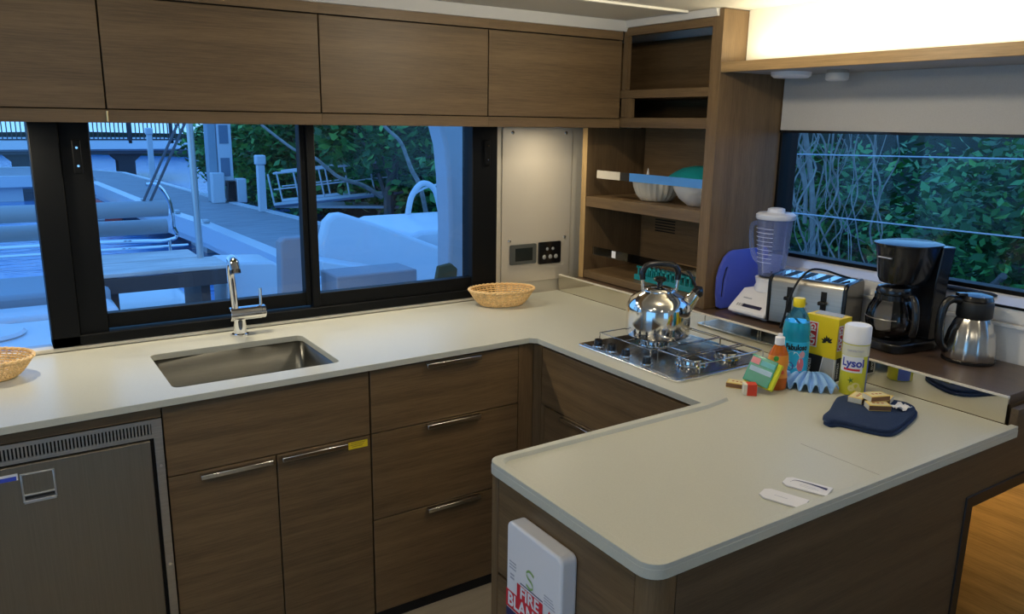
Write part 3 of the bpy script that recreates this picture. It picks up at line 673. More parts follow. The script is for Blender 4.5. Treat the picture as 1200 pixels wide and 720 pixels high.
obj('lid', B().lathe([(.0, .336), (.063, .336), (.066, .340), (.066, .352), (.058, .358), (.03, .359), (.028, .372), (.020, .375), (0, .375)], 40, (0, .018), caps=False), mat('pale translucent lid', (.66, .70, .82), .3), BN)

# toaster
TS = thing('toaster', 'four slice stainless steel toaster with black sides', 'toaster', (2.252, 1.590, BR+.001), math.radians(-74))
# local: front faces -y, width x
w2, d2, hh = .128, .084, .166
b = B(); prof = [(-d2, .012), (-d2, hh-.022), (-d2+.006, hh-.008), (-d2+.020, hh), (d2-.020, hh), (d2-.006, hh-.008), (d2, hh-.022), (d2, .012)]
b.prism(prof, -w2+.012, w2-.012, 'x'); obj('shell', b, STEEL, TS, bevel=.002)
for s_ in (-1, 1):
    b = B(); p2 = [(y*1.02, max(z*1.01, .008)) for y, z in prof]; b.prism(p2, s_*w2, s_*(w2-.0125), 'x'); obj('end_cap', b, BLACKP, TS, bevel=.004)
sm = mat('black slot', (.004, .004, .005), .6)
for i in range(4):
    x = -.078+i*.052; obj('bread_slot', B().box(x-.011, x+.011, -.056, .056, hh+.0001, hh+.0012), sm, TS)
obj('top_rim', B().prism(rrect(-w2+.014, w2-.014, -.064, .064, .006), hh-.001, hh+.0001), CHROME, TS)
for x in (-.052, .058):
    obj('lever_slot', B().box(x-.0095, x+.0095, -d2-.0012, -d2, .050, .136), sm, TS, bevel=.004)
    obj('lever', B().box(x-.013, x+.013, -d2-.020, -d2-.001, .094, .106), BLACKP, TS, bevel=.003)
    b = B().cyl((x, -d2-.016, .030), (x, -d2, .030), .011, 18); obj('knob', b, BLACKP, TS)
for x in (.003,):
    for z in (.05, .07, .09): obj('button', B().cyl((x, -d2-.004, z), (x, -d2, z), .006, 14), CHROME, TS)
# cord over the toaster
cordp = bez([(2.115, 1.610, BR+.007), (2.118, 1.600, 1.02), (2.122, 1.590, 1.08), (2.140, 1.575, 1.140), (2.185, 1.565, 1.172), (2.235, 1.550, 1.168), (2.268, 1.525, 1.156), (2.30, 1.50, 1.1445)], 8)
o = centre('power_cord', B().tube(cordp, .0035, 8), GASK); tag(o, 'black power cord looped over the top of the toaster', 'cord')

# coffee maker
CM = thing('coffee_maker', 'black drip coffee maker with a glass carafe', 'coffee maker', (2.262, 1.300, BR+.001), math.radians(-98))
# local: front -y
b = B(); b.prism(rrect(-.078, .078, -.095, .10, .035), 0, .028); obj('base', b, BLACKP, CM, bevel=.004)
obj('hot_plate', B().lathe([(.0, .031), (.055, .031), (.058, .0285), (.058, .027)], 36, (0, -.03), caps=False), mat('dark enamel'), CM)
obj('rear_column', B().prism([(-.066, .028), (.066, .028), (.070, .20), (.080, .309), (-.080, .309), (-.070, .20)], .050, .104, 'y'), BLACKP, CM, bevel=.003)
b = B()
def ring(r, z, cy, sx=1.0, back=.0):
    o_ = []
    for k in range(32):
        a = 2*PI*k/32; x = r*math.cos(a)*sx; y = r*math.sin(a)
        if y > 0: y = y*1.0+back
        o_.append((x, cy+y, z))
    return o_
rs = [ring(.052, .200, -.022, 1.0, .03), ring(.058, .215, -.022, 1.05, .035), ring(.070, .290, -.018, 1.08, .04), ring(.074, .309, -.018, 1.08, .04)]
vv = sum(rs, []); fc = [(k*32+i, k*32+(i+1) % 32, (k+1)*32+(i+1) % 32, (k+1)*32+i) for k in range(3) for i in range(32)]+[tuple(range(31, -1, -1)), tuple(96+i for i in range(32))]
b.add(vv, fc, True); obj('filter_housing', b, BLACKP, CM, bevel=.001)
b = B(); rs = [ring(.077, .3093, -.018, 1.08, .04), ring(.078, .316, -.018, 1.08, .04), ring(.060, .3205, -.018, 1.08, .04)]
vv = sum(rs, []); fc = [(k*32+i, k*32+(i+1) % 32, (k+1)*32+(i+1) % 32, (k+1)*32+i) for k in range(2) for i in range(32)]+[tuple(range(31, -1, -1)), tuple(64+i for i in range(32))]
b.add(vv, fc, True); obj('lid', b, BLACKP, CM)
obj('badge', B().box(-.022, .022, -.0945, -.088, .276, .279), mat('grey print'), CM)
CF = obj('carafe', B().lathe([(0, .032), (.050, .032), (.060, .040), (.070, .075), (.072, .095), (.066, .125), (.052, .152), (.047, .168)], 44, (0, -.035), caps=False), DGLASS, CM)
obj('carafe_lid', B().lathe([(.049, .166), (.051, .174), (.046, .188), (.02, .193), (0, .193)], 32, (0, -.035)), BLACKP, CF)
obj('carafe_band', B().lathe([(.0485, .150), (.0525, .150), (.0525, .166), (.0485, .166)], 32, (0, -.035), caps=False), BLACKP, CF)
hp = bez([(.050, -.045, .165), (.085, -.06, .170), (.104, -.068, .140), (.108, -.07, .095), (.100, -.066, .062)], 6)
obj('carafe_handle', B().tube(hp, [.009]*8+[.010]*17, 10), BLACKP, CF)
obj('coffee_scale', B().tube([(math.cos(a)*.0725, -.035+math.sin(a)*.0725, .097) for a in [-PI/2-.9+k*.2 for k in range(10)]], .0012, 6), STEEL, CF)

# vacuum jug
VJ = thing('vacuum_jug', 'stainless steel vacuum jug with black collar and handle at the right', 'vacuum jug', (2.302, 1.105, BR+.001), math.radians(147))
obj('body', B().lathe([(.0, 0), (.062, 0), (.066, .004), (.068, .015), (.067, .045), (.060, .085), (.047, .118), (.041, .128)], 72, rib=(.012, 14)), mat('jug steel', (.62, .60, .56), .22, 1), VJ)
obj('base_band', B().lathe([(.063, -.0005), (.0685, .0), (.0690, .008), (.064, .008)], 48, caps=False), BLACKP, VJ)
obj('collar', B().lathe([(.041, .124), (.046, .130), (.046, .170), (.044, .174), (0, .174)], 40, rib=(.012, 20)), mat('matt black plastic', (.010, .011, .011), .45), VJ)
obj('lid', B().lathe([(.043, .172), (.045, .178), (.040, .190), (.020, .195), (0, .195)], 36), BLACKP, VJ)
hp = bez([(.040, 0, .172), (.068, 0, .178), (.088, 0, .160), (.094, 0, .11), (.088, 0, .055), (.066, 0, .030)], 6)
obj('handle', B().tube(hp, [.011]*6+[.012]*19+[.010]*6, 10), BLACKP, VJ)
obj('thumb_lever', B().box(.030, .056, -.010, .010, .188, .197), BLACKP, VJ, bevel=.002)
# dark pouch on the sill
b = B()
b.ball((2.418, 1.205, 1.149), (.017, .060, .008), 14); b.ball((2.422, 1.14, 1.148), (.014, .035, .007), 12)
o = centre('sunglasses_pouch', b, mat('black cloth', (.010, .011, .014), .6)); tag(o, 'soft black pouch on the window sill behind the vacuum jug', 'pouch')

# ================================================================== THINGS ON THE WORKTOP
def wicker(name, label, x, y, z, rx, ry, h, seed, rz=0):
    t = thing(name, label, 'basket', (x, y, z), rz, 'wicker bread baskets')
    R = random.Random(seed); WK = mat('wicker cane', (.82, .55, .24), .55, var=(.25, 60)); WK2 = mat('wicker rim cane', (.85, .58, .27), .5)
    def pt(a, k, off=0):          # k 0 bottom..1 top
        f = .62+.38*(k**.7); return ((rx*f+off)*math.cos(a), (ry*f+off)*math.sin(a), .004+(h-.006)*k)
    b = B(); n = 44
    for r in range(9):
        k = .02+r*.118; ph = (r % 2)*PI
        b.tube([pt(2*PI*i/(n*2), k, .0018*math.cos(PI*i/1.0+ph)) for i in range(n*2)], .0026, 6, closed=True)
    obj('weave', b, WK, t)
    b = B()
    for i in range(n):
        a = 2*PI*i/n; b.tube([pt(a, k) for k in (.0, .25, .5, .75, 1)], .0017, 5)
    obj('stakes', b, WK2, t)
    b = B().lathe([(0, .001), (1, .001), (1, .006), (0, .006)], 40, caps=False)
    for v in b.bm.verts: v.co.x *= rx*.62; v.co.y *= ry*.62
    obj('bottom', b, WK, t)
    b = B()
    for q_ in range(2): b.tube([(lambda p: (p[0], p[1], p[2]+.0028*math.sin(i*PI/3+q_*PI)))(pt(2*PI*i/120, 1, .003*math.cos(i*PI/3+q_*PI))) for i in range(120)], .0036, 6, closed=True)
    obj('rim', b, WK2, t); return t
wicker('wicker_basket', 'oval wicker basket on the worktop right of the window', 1.694, 2.636, TOP, .134, .094, .068, 1, math.radians(-14))
wicker('wicker_basket', 'wicker basket at the left end of the worktop, cut by the picture edge', -.062, 2.575, TOP, .128, .095, .062, 2, math.radians(-20))

# --- blue cleaner bottle
FBt = thing('cleaner_bottle', 'clear bottle of turquoise cleaner with a yellow cap', 'bottle', (1.898, 1.388, TOP+.0005))
r0 = .0385
liq = mat('turquoise liquid', (.01, .42, .62), .1, spec=.6, trans=.35)
obj('liquid_body', B().lathe([(0, 0), (.033, 0), (r0, .006), (r0, .128), (.037, .138), (r0, .146), (.037, .165), (.034, .178)], 40), liq, FBt)
obj('clear_shoulder', B().lathe([(.0342, .1782), (.028, .196), (.018, .210), (.0135, .218), (.0135, .224)], 36), glassy('bottle shoulder', (.55, .88, .93), .6, .03), FBt)
obj('cap', B().lathe([(.0, .220), (.0155, .220), (.0165, .222), (.0165, .242), (.015, .245), (0, .245)], 32, caps=False, rib=(.02, 24)), mat('yellow plastic', (.85, .66, .01), .35), FBt)
aF = math.radians(180+52)      # direction of the camera
lbm = obj('label', B().lathe([(r0+.0004, .030), (r0+.0004, .124)], 30, caps=False, a0=aF-1.25, a1=aF+1.25), mat('turquoise label', (.02, .48, .78), .35), FBt)
text('Fabuloso', .0235, wrap(r0+.0012, .108, aF-.15), .0009, m=BLACKP, parent=lbm, condensed=.75, sub=True)
rr = random.Random(3)
for nm, cc, zz, aa, sx_, sz_ in (('label_art', (.75, .80, .85), .073, -.35, .019, .022), ('label_art', (.75, .18, .22), .058, .22, .009, .018), ('label_art', (.70, .35, .40), .088, .30, .008, .009), ('label_art', (.05, .15, .45), .052, -.55, .011, .012)):
    b = B(); m_ = 18; vs = [wrap(r0+.0008+(.0002 if sx_ < .012 else 0), zz, aF+aa)(sx_*math.cos(2*PI*i/m_)*(1+.2*rr.random()), sz_*math.sin(2*PI*i/m_)*(1+.2*rr.random())) for i in range(m_)]
    b.add(vs, [tuple(range(m_))]); obj(nm, b, mat('label art %.2f' % cc[0]+str(zz), cc, .5), lbm)

# --- bin bag box
GB = thing('bin_bag_box', 'yellow box of rubbish bags behind the spray can', 'box', (1.998, 1.356, TOP+.0005), math.radians(4))
YEL = mat('yellow card', (.83, .62, .012), .5)
gx, gy, gh = .034, .051, .190
obj('carton', B().box(-gx, gx, -gy, gy, 0, gh), YEL, GB, bevel=.0008)
obj('opening', B().prism([(-gx*.2, -gy*.85), (gx*.9, -gy*.6), (gx*.8, gy*.9), (-gx*.5, gy*.7)], gh, gh+.0015), mat('grey inner bag', (.42, .45, .52), .5), GB)
BLK = mat('black print', (.012, .012, .014), .5); SILV = mat('silver grey print', (.45, .46, .47), .5); REDG = mat('glad red', (.62, .03, .03), .5)
# faces: -x face (u=-y) and -y face (u=+x)
def face_art(o0, u_, v_, W_, nn_):
    nn_ = Vector(nn_)
    def rect(nm, a0, a1, z0, z1, m, e): 
        P_ = [Vector(o0)+Vector(u_)*a+Vector(v_)*z+nn_*e for a, z in ((a0, z0), (a1, z0), (a1, z1), (a0, z1))]
        return obj(nm, B().add(P_, [(0, 1, 2, 3)]), m, GB)
    rect('print', -W_, W_, .0, .072, WPR, .0004)
    P_ = [Vector(o0)+Vector(u_)*a+Vector(v_)*z+nn_*.0007 for a, z in ((-W_*.8, .074), (W_*.25, .074), (W_*.05, .004), (-W_*.8, .004))]
    obj('print', B().add(P_, [(0, 1, 2, 3)]), BLK, GB)
    P_ = [Vector(o0)+Vector(u_)*a+Vector(v_)*z+nn_*.0007 for a, z in ((W_*.3, .072), (W_*.95, .072), (W_*.95, .002), (W_*.1, .002))]
    obj('print', B().add(P_, [(0, 1, 2, 3)]), SILV, GB)
    rect('logo_field', -W_*.88, -W_*.20, .096, .170, WPR, .0006); rect('logo_field', -W_*.82, -W_*.26, .099, .167, REDG, .0008)
    c0 = Vector(o0)+Vector(u_)*(-W_*.54)+Vector(v_)*.133+nn_*.0012
    text('GLAD', .0245, lambda x, y: c0-Vector(v_)*x+Vector(u_)*y, .0009, m=WPR, parent=GB, condensed=1.0)
    c1 = Vector(o0)+Vector(u_)*(-W_*.54)+Vector(v_)*.036+nn_*.0012
    text('STRONG', .012, lambda x, y: c1-Vector(v_)*x+Vector(u_)*y, .0003, m=WPR, parent=GB)
    b = B(); c2 = Vector(o0)+Vector(u_)*(W_*.42)+Vector(v_)*.118+nn_*.0008
    for k in range(7):
        a = math.radians(20+k*30-10); d = Vector(u_)*math.cos(a)+Vector(v_)*math.sin(a); s2 = Vector(v_)*math.cos(a)-Vector(u_)*math.sin(a); L_ = .017+.004*(k % 2)
        b.add([c2+d*.003-s2*.0012, c2+d*.012-s2*.003, c2+d*L_, c2+d*.012+s2*.003, c2+d*.003+s2*.0012], [(0, 1, 2, 3, 4)])
    obj('tie_mark', b, BLK, GB)
face_art((-gx, 0, 0), (0, -1, 0), (0, 0, 1), gy, (-1, 0, 0))
face_art((0, -gy, 0), (1, 0, 0), (0, 0, 1), gx, (0, -1, 0))

# --- spray can
LY = thing('spray_can', 'yellow and white disinfectant spray can with a white cap', 'spray can', (1.952, 1.232, TOP+.0005))
rl = .0345
aF = math.radians(180+50)
obj('can_body', B().lathe([(.0, 0), (.032, 0), (rl, .003), (rl, .140), (.032, .147)], 44), mat('lysol yellow', (.72, .68, .04), .3), LY)
obj('cap', B().lathe([(.0335, .144), (rl+.001, .146), (rl+.0005, .190), (.031, .195), (.030, .1935), (0, .1935)], 44, caps=False), WHITEP, LY)
ll = obj('label', B().lathe([(rl+.0004, .112), (rl+.0004, .142)], 44, caps=False), mat('cream label', (.72, .70, .55), .4), LY)
obj('label_panel', B().lathe([(rl+.0007, .066), (rl+.0007, .111)], 20, caps=False, a0=aF-1.5, a1=aF+.35), WPR, ll)
obj('label_side', B().lathe([(rl+.0006, .003), (rl+.0006, .111)], 16, caps=False, a0=aF+.85, a1=aF+1.9), mat('blue side print', (.10, .16, .55), .4), ll)
text('Lysol', .030, wrap(rl+.0012, .092, aF-.42), .0010, m=mat('blue print', (.04, .06, .40), .4), parent=ll, sub=True)
obj('label_strip', B().lathe([(rl+.001, .071), (rl+.001, .077)], 16, caps=False, a0=aF-1.1, a1=aF+.15), mat('red print'), ll)
text('DISINFECTANT', .0065, wrap(rl+.0012, .127, aF-.3), .0002, m=MATS['grey print'], parent=ll, sub=True)
b = B()
for a, z, r in ((-.35, .022, .009), (-.05, .028, .011), (.22, .018, .008)):
    vs = [wrap(rl+.0008, z, aF+a)(r*math.cos(2*PI*i/16), r*math.sin(2*PI*i/16)) for i in range(16)]; b.add(vs, [tuple(range(16))])
obj('label_art', b, mat('lemon art', (.80, .74, .30), .5), ll)
vs = [wrap(rl+.0009, .044, aF-.45)(r*math.cos(a), r*math.sin(a)*1.0) for r, a in [((.010 if i % 2 else .003), 2*PI*i/10) for i in range(10)]]
obj('label_art', B().add(vs, [tuple(range(10))]), mat('leaf print', (.05, .16, .03), .5), ll)

# --- orange washing-up liquid
OS = thing('soap_bottle', 'small bottle of orange washing-up liquid with a white cap', 'bottle', (1.795, 1.363, TOP+.0005), math.radians(-30))
def oval(prof, sx, sy):
    b = B(); b.lathe(prof, 36)
    for v in b.bm.verts: v.co.x *= sx; v.co.y *= sy
    return b
obj('body', oval([(0, 0), (.026, 0), (.029, .005), (.030, .03), (.026, .055), (.029, .08), (.026, .105), (.016, .125), (.011, .130)], 1, .66), mat('orange liquid', (.75, .17, .01), .12, trans=.35), OS)
obj('cap', B().lathe([(.011, .128), (.0135, .130), (.0130, .150), (.007, .153), (.006, .160), (0, .160)], 24), WHITEP, OS)
lb = obj('label', oval([(.0302, .035), (.0268, .055), (.0295, .080), (.0275, .100)], 1.01, .68), mat('orange label', (.80, .30, .04), .4), OS)
for x, z, c, r in ((-.012, .092, (.03, .30, .04), .008), (-.014, .062, (.02, .28, .05), .009), (.002, .068, (.85, .45, .05), .010), (.008, .052, (.7, .1, .05), .006)):
    b = B().ball((x, -.0165, z), (r, .004, r), 10); obj('label_art', b, mat('soap art %.3f%.2f' % (x, z), c, .4), lb)

# --- sponge pack leaning on the soap
SP = thing('sponge_pack', 'green and yellow wrapped sponge leaning on the orange soap bottle', 'sponge', (1.728, 1.372, TOP+.0008))
M_ = Matrix.Rotation(math.radians(-62), 4, 'Z') @ Matrix.Rotation(math.radians(-24), 4, 'X')
M_ = Matrix.Translation((0, 0, .0155)) @ M_ @ Matrix.Rotation(math.radians(14), 4, 'Y')
b = B(); b.M = M_ ; b.box(-.042, .042, -.013, .009, 0, .078); sg = obj('sponge', b, mat('yellow sponge', (.78, .80, .04), .8, bump=(.6, 500)), SP, bevel=.004)
b = B(); b.M = M_; b.box(-.042, .030, -.0185, -.0135, .002, .080); gl = obj('label_card', b, mat('green wrapper', (.02, .30, .20), .25, coat=.5), SP, bevel=.002)
b = B(); b.M = M_; b.box(-.036, .026, -.0195, -.0188, .034, .048); obj('label_stripe', b, mat('pale blue wrapper', (.35, .55, .68), .3), gl)
b = B(); b.M = M_; b.box(-.040, -.016, -.0195, -.0188, .055, .072); obj('label_patch', b, mat('pink wrapper', (.70, .25, .28), .3), gl)
b = B(); b.M = M_; b.box(-.012, .026, -.0195, -.0188, .056, .070); obj('label_patch', b, mat('turquoise wrapper', (.08, .45, .50), .3), gl)
b = B(); b.M = M_; b.add([(-.045, -.017, .078), (.030, -.017, .078), (.022, -.015, .090), (-.01, -.019, .087), (-.038, -.014, .093)], [(0, 1, 2, 3, 4)]); obj('wrapper_flap', b, CLEAR, SP)

# --- matchboxes
MBY = mat('yellow matchbox card', (.78, .56, .16), .6); MBS = mat('striker brown', (.20, .10, .05), .8); MRED = mat('matchbox red', (.65, .05, .02), .5); CARD = mat('plain card', (.72, .68, .56), .6)
def matchbox(label, loc, rz, red=False, group='yellow matchboxes'):
    t = thing('matchbox', label, 'matchbox', loc, rz, group)
    a, c, h = .027, .018, .0075
    s_ = obj('sleeve', B().box(-a, a, -c, c, 0, 2*h), MRED if red else MBY, t, bevel=.0006)
    for q_ in (-1, 1): obj('striker', B().box(-a, a, q_*c-.0003, q_*c+.0003, .002, 2*h-.002), MBS, s_)
    obj('tray_end', B().box(-a-.0006, a+.0006, -c+.001, c-.001, .001, 2*h-.001), CARD, t)
    b = B(); b.box(-a*.86, a*.86, -c*.8, c*.8, 2*h, 2*h+.0003); fld = obj('label_print', b, mat('cream matchbox print', (.80, .70, .38), .6) if not red else MRED, s_)
    b = B()
    if not red:
        for x in (-.011, 0, .011): b.lathe([(0, 2*h+.0006), (.0038, 2*h+.0006)], 12, (x, 0), caps=False)
        obj('label_print', b, mat('red brown print', (.45, .10, .04), .6), s_)
    return t
matchbox('yellow matchbox lying beside the hob corner', (1.712, 1.430, TOP+.0004), math.radians(-60), group=None)
t = thing('matchbox', 'red and white ended matchbox standing beside the sponge', 'matchbox', (1.690, 1.368, TOP+.0005), math.radians(-38))
obj('sleeve', B().box(-.008, .018, -.014, .014, 0, .032), MRED, t, bevel=.0006); obj('tray_end', B().box(-.017, -.008, -.013, .013, .001, .031), CARD, t)

# --- folded blue cloth
b = B(); nu, nv = 204, 14; vs = []; c0 = Vector((1.955, 1.368)); base = math.radians(207)
for i in range(nu+1):
    t_ = i/nu; ang = math.radians(-38)+t_*math.radians(100)
    for j in range(nv+1):
        r = j/nv; rad = .028+r*.108
        amp = (.003+.0085*r); wv = math.sin(t_*PI*17); wv = math.copysign(abs(wv)**.6, wv)
        x = c0.x+rad*math.cos(base+ang-math.radians(20)); y = c0.y+rad*math.sin(base+ang-math.radians(20))
        vs.append((x, y, TOP+.012+.014*(1-r)+amp*wv+.012*math.sin(r*PI)))
fc = [(i*(nv+1)+j, (i+1)*(nv+1)+j, (i+1)*(nv+1)+j+1, i*(nv+1)+j+1) for i in range(nu) for j in range(nv)]
b.add(vs, fc, True); zmin = min(v[2] for v in vs)
for v in b.bm.verts: v.co.z += TOP+.001-zmin
o = centre('folded_cloth', b, mat('light blue cloth', (.30, .54, .92), .8, bump=(.5, 900))); tag(o, 'light blue cleaning cloth bunched in fan folds before the bin bag box', 'cloth')
k = o.modifiers.new('thick', 'SOLIDIFY'); k.thickness = .0018; k.offset = 1

# --- oven mitt
OM = thing('oven_mitt', 'navy blue quilted oven mitt lying under the matchboxes', 'oven mitt', (1.83, 1.09, TOP+.0004))
mp = bez([(1.668, 1.122, 0), (1.690, 1.135, 0), (1.735, 1.150, 0), (1.800, 1.182, 0), (1.850, 1.200, 0), (1.905, 1.180, 0), (1.955, 1.100, 0), (1.958, 1.060, 0), (1.925, 1.030, 0), (1.860, 1.008, 0), (1.765, .985, 0), (1.728, .990, 0), (1.710, 1.022, 0), (1.690, 1.085, 0), (1.664, 1.100, 0), (1.668, 1.122, 0)], 5)[:-1]
outl = [(p.x, p.y) for p in mp]; cx_ = sum(p[0] for p in outl)/len(outl); cy_ = sum(p[1] for p in outl)/len(outl)
def padded(z0, z1, sh, nm, m, dx=0, dy=0):
    lv = [(.0, .985), (.25, 1.0), (.75, 1.0), (1.0, .97)]; v = []; n = len(outl)
    for h, s_ in lv: v += [(cx_+dx+(x-cx_)*s_*sh, cy_+dy+(y-cy_)*s_*sh, z0+(z1-z0)*h) for x, y in outl]
    fc = [(k*n+i, k*n+(i+1) % n, (k+1)*n+(i+1) % n, (k+1)*n+i) for k in range(3) for i in range(n)]+[tuple(range(n-1, -1, -1)), tuple(3*n+i for i in range(n))]
    return obj(nm, B().add(v, fc, True), m, OM, True, sharp=60)
NAVY = mat('navy quilted cotton', (.012, .030, .085), .85, bump=(1.0, 220))
padded(TOP+.0005, TOP+.0095, 1, 'lower_layer', NAVY, .003, -.003); padded(TOP+.0095, TOP+.019, .985, 'upper_layer', NAVY)
MT = TOP+.0195
g4 = 'matchboxes piled on the oven mitt'
matchbox('matchbox at the left of the pile on the oven mitt', (1.855, 1.148, MT), math.radians(15), group=g4)
matchbox('bottom matchbox in front, on the oven mitt', (1.842, 1.085, MT), math.radians(-38), group=g4)
matchbox('matchbox at the back right of the pile on the mitt', (1.908, 1.118, MT), math.radians(-72), group=g4)
matchbox('topmost matchbox of the pile on the oven mitt', (1.862, 1.104, MT+.0156), math.radians(-20), group=g4)
b = B(); rr = random.Random(5); g = 6; vs = []
for i in range(g+1):
    for j in range(g+1): vs.append((1.893+(i/g-.5)*.040+(rr.random()-.5)*.006, 1.052+(j/g-.5)*.032+(rr.random()-.5)*.006, MT+.001+rr.random()*.012))
b.add(vs, [(i*(g+1)+j, (i+1)*(g+1)+j, (i+1)*(g+1)+j+1, i*(g+1)+j+1) for i in range(g) for j in range(g)])
o = centre('crumpled_paper', b, WHITEP); tag(o, 'crumpled white scrap of paper on the right of the oven mitt', 'paper')
k = o.modifiers.new('thick', 'SOLIDIFY'); k.thickness = .0006

# --- two card tags
def card(label, c, rz, L, Wd, art):
    t = thing('card_tag', label, 'card', c, rz)
    p = [(-L/2, -Wd*.28), (-L/2+.012, -Wd/2), (L/2, -Wd/2), (L/2, Wd/2), (-L/2+.010, Wd/2), (-L/2, Wd*.30)]
    s_ = obj('card_body', B().prism(p, 0, .0032), mat('white card', (.80, .78, .78), .35), t, bevel=.0006)
    if art:
        pts = bez([(-L*.36, -.004, .0036), (-L*.30, .010, .0036), (-L*.12, .013, .0036), (L*.15, .0115, .0036), (L*.42, .008, .0036)], 6); b = B()
        for i in range(len(pts)-1):
            t0, t1 = i/len(pts), (i+1)/len(pts); w0, w1 = .0016+.006*t0**3, .0016+.006*t1**3
            b.add([pts[i]+Vector((0, -w0, 0)), pts[i+1]+Vector((0, -w1, 0)), pts[i+1]+Vector((0, w1*.6, 0)), pts[i]+Vector((0, w0*.6, 0))], [(0, 1, 2, 3)])
        obj('swoosh', b, NAVYP, s_)
        b = B().box(-L*.15, L*.2, -.004, -.0028, .0033, .0035).box(-L*.12, L*.28, -.010, -.009, .0033, .0035); obj('small_print', b, MATS['grey print'], s_)
    else:
        b = B().box(-L*.2, L*.1, -.001, 0, .0033, .0035); obj('small_print', b, MATS['grey print'], s_)
    return t
card('plain white card tag on the peninsula, left of the printed one', (1.2515, .908, TOP+.0004), math.radians(-72), .088, .047, False)
card('white card tag with a navy swoosh on the peninsula edge', (1.337, .917, TOP+.0004), math.radians(-70), .092, .046, True)

# ================================================================== OUTSIDE
ZW = -1.3; ZD = -.45
wm = mat('harbour water', (.05, .22, .50), .15, spec=.6)
nt = wm.node_tree; bq = nt.nodes['Principled BSDF']; tc = N(nt, 'ShaderNodeTexCoord'); mpn = N(nt, 'ShaderNodeMapping'); mpn.inputs['Scale'].default_value = (.9, 2.2, 1)
nz = N(nt, 'ShaderNodeTexNoise'); nz.inputs['Scale'].default_value = 1.2; nz.inputs['Detail'].default_value = 5; bp = N(nt, 'ShaderNodeBump'); bp.inputs['Strength'].default_value = .5; bp.inputs['Distance'].default_value = .12
nt.links.new(tc.outputs['Object'], mpn.inputs[0]); nt.links.new(mpn.outputs[0], nz.inputs['Vector']); nt.links.new(nz.outputs['Fac'], bp.inputs['Height']); nt.links.new(bp.outputs[0], bq.inputs['Normal'])
struct('ground_water', B().box(-60, 90, 3.2, 120, ZW-.1, ZW).box(3.3, 90, -40, 3.2, ZW-.1, ZW), wm)
BW = mat('white gelcoat', (.62, .66, .70), .3); BG = mat('grey vinyl', (.34, .35, .36), .6); GALV = mat('galvanised metal', (.45, .48, .5), .4, .6)
CONC = mat('grey concrete', (.40, .42, .44), .8, var=(.15, 1.5)); PLANK = mat('dock planks', (.27, .28, .30), .7, var=(.2, (2, 12, 2)))
# dock
far = [(3.578, 35.2), (4.431, 33.4), (4.74, 28.2), (4.997, 23.3), (5.155, 20.35), (5.48, 17.0), (5.62, 15.3), (5.95, 11.0), (6.05, 8.0)]
near = [(2.93, 28.9), (3.289, 20.05), (3.572, 16.85), (3.70, 12.3), (3.72, 8.0)]
DK = thing('floating_dock', 'long grey decked floating dock with white kerbs beyond the sink window', 'dock', (4.5, 18, ZW))
poly = far+near[::-1]
obj('deck', B().prism([(x-.1 if (x, y) in far else x+.12, y) for x, y in poly], ZD-.05, ZD), PLANK, DK, True)
def curb(pts, w_, z0, z1, nm):
    b = B()
    for i in range(len(pts)-1):
        (xa, ya), (xb, yb) = pts[i], pts[i+1]; b.prism([(xa-w_, ya), (xb-w_, yb), (xb+w_, yb), (xa+w_, ya)], z0, z1)
    return obj(nm, b, BW, DK, True)
curb(far, .09, ZD-.12, ZD+.03, 'kerb'); curb(near, .13, ZD-.30, ZD+.03, 'kerb')
curb([(x+.10, y) for x, y in near], .05, ZD-.50, ZD-.29, 'skirt')
for y in (9.8, 14, 19, 25): obj('float', B().box(3.95, 5.0, y-.8, y+.8, ZW-.05, ZD-.06), BW, DK, True)
for (x, y) in ((3.60, 16.5), (3.45, 18.5), (3.25, 21.5), (3.75, 11.5)): obj('cleat', B().box(x-.05, x+.05, y-.12, y+.12, ZD+.04, ZD+.10).box(x-.02, x+.02, y-.05, y+.05, ZD+.0, ZD+.05), GALV, DK, True, bevel=.01)
# dock posts
for x, y, h, lab in ((5.25, 18.3, 1.05, 'white wooden post on the dock before the gangway'), (4.70, 28.8, 1.5, 'slim white post on the far side of the dock')):
    t = thing('dock_post', lab, 'post', (x, y, ZD)); obj('post', B().box(-.08, .08, -.08, .08, 0, h), BW, t, bevel=.01)
    obj('post_cap', B().box(-.11, .11, -.11, .11, h, h+.22), BW, t, bevel=.03)
# lift tower / pile on the dock
TW = thing('dock_tower', 'tall pale piling tower standing on the dock', 'tower', (4.9, 20.9, ZD))
obj('column', B().box(4.72, 4.92, 20.8, 21.2, ZD, 4.2), mat('pale blue grey paint', (.30, .38, .44), .6), TW, True, bevel=.02)
obj('column', B().box(4.93, 5.28, 20.75, 21.15, ZD+.4, 4.2), BW, TW, True, bevel=.02)
b = B()
for z in (.2, 1.0, 1.75): b.box(4.98, 5.20, 20.738, 20.749, z, z+.45)
obj('inset_panel', b, mat('slate blue paint', (.15, .22, .30), .6), TW, True)
obj('cabinet', B().box(4.70, 5.00, 20.55, 20.79, ZD, ZD+.75), BW, TW, True, bevel=.02)
obj('dark_box', B().box(5.05, 5.25, 20.5, 20.74, ZD, ZD+.55), BLACKP, TW, True, bevel=.02)
obj('cabinet', B().box(5.27, 5.50, 20.45, 20.74, ZD, ZD+.60), BW, TW, True, bevel=.02)
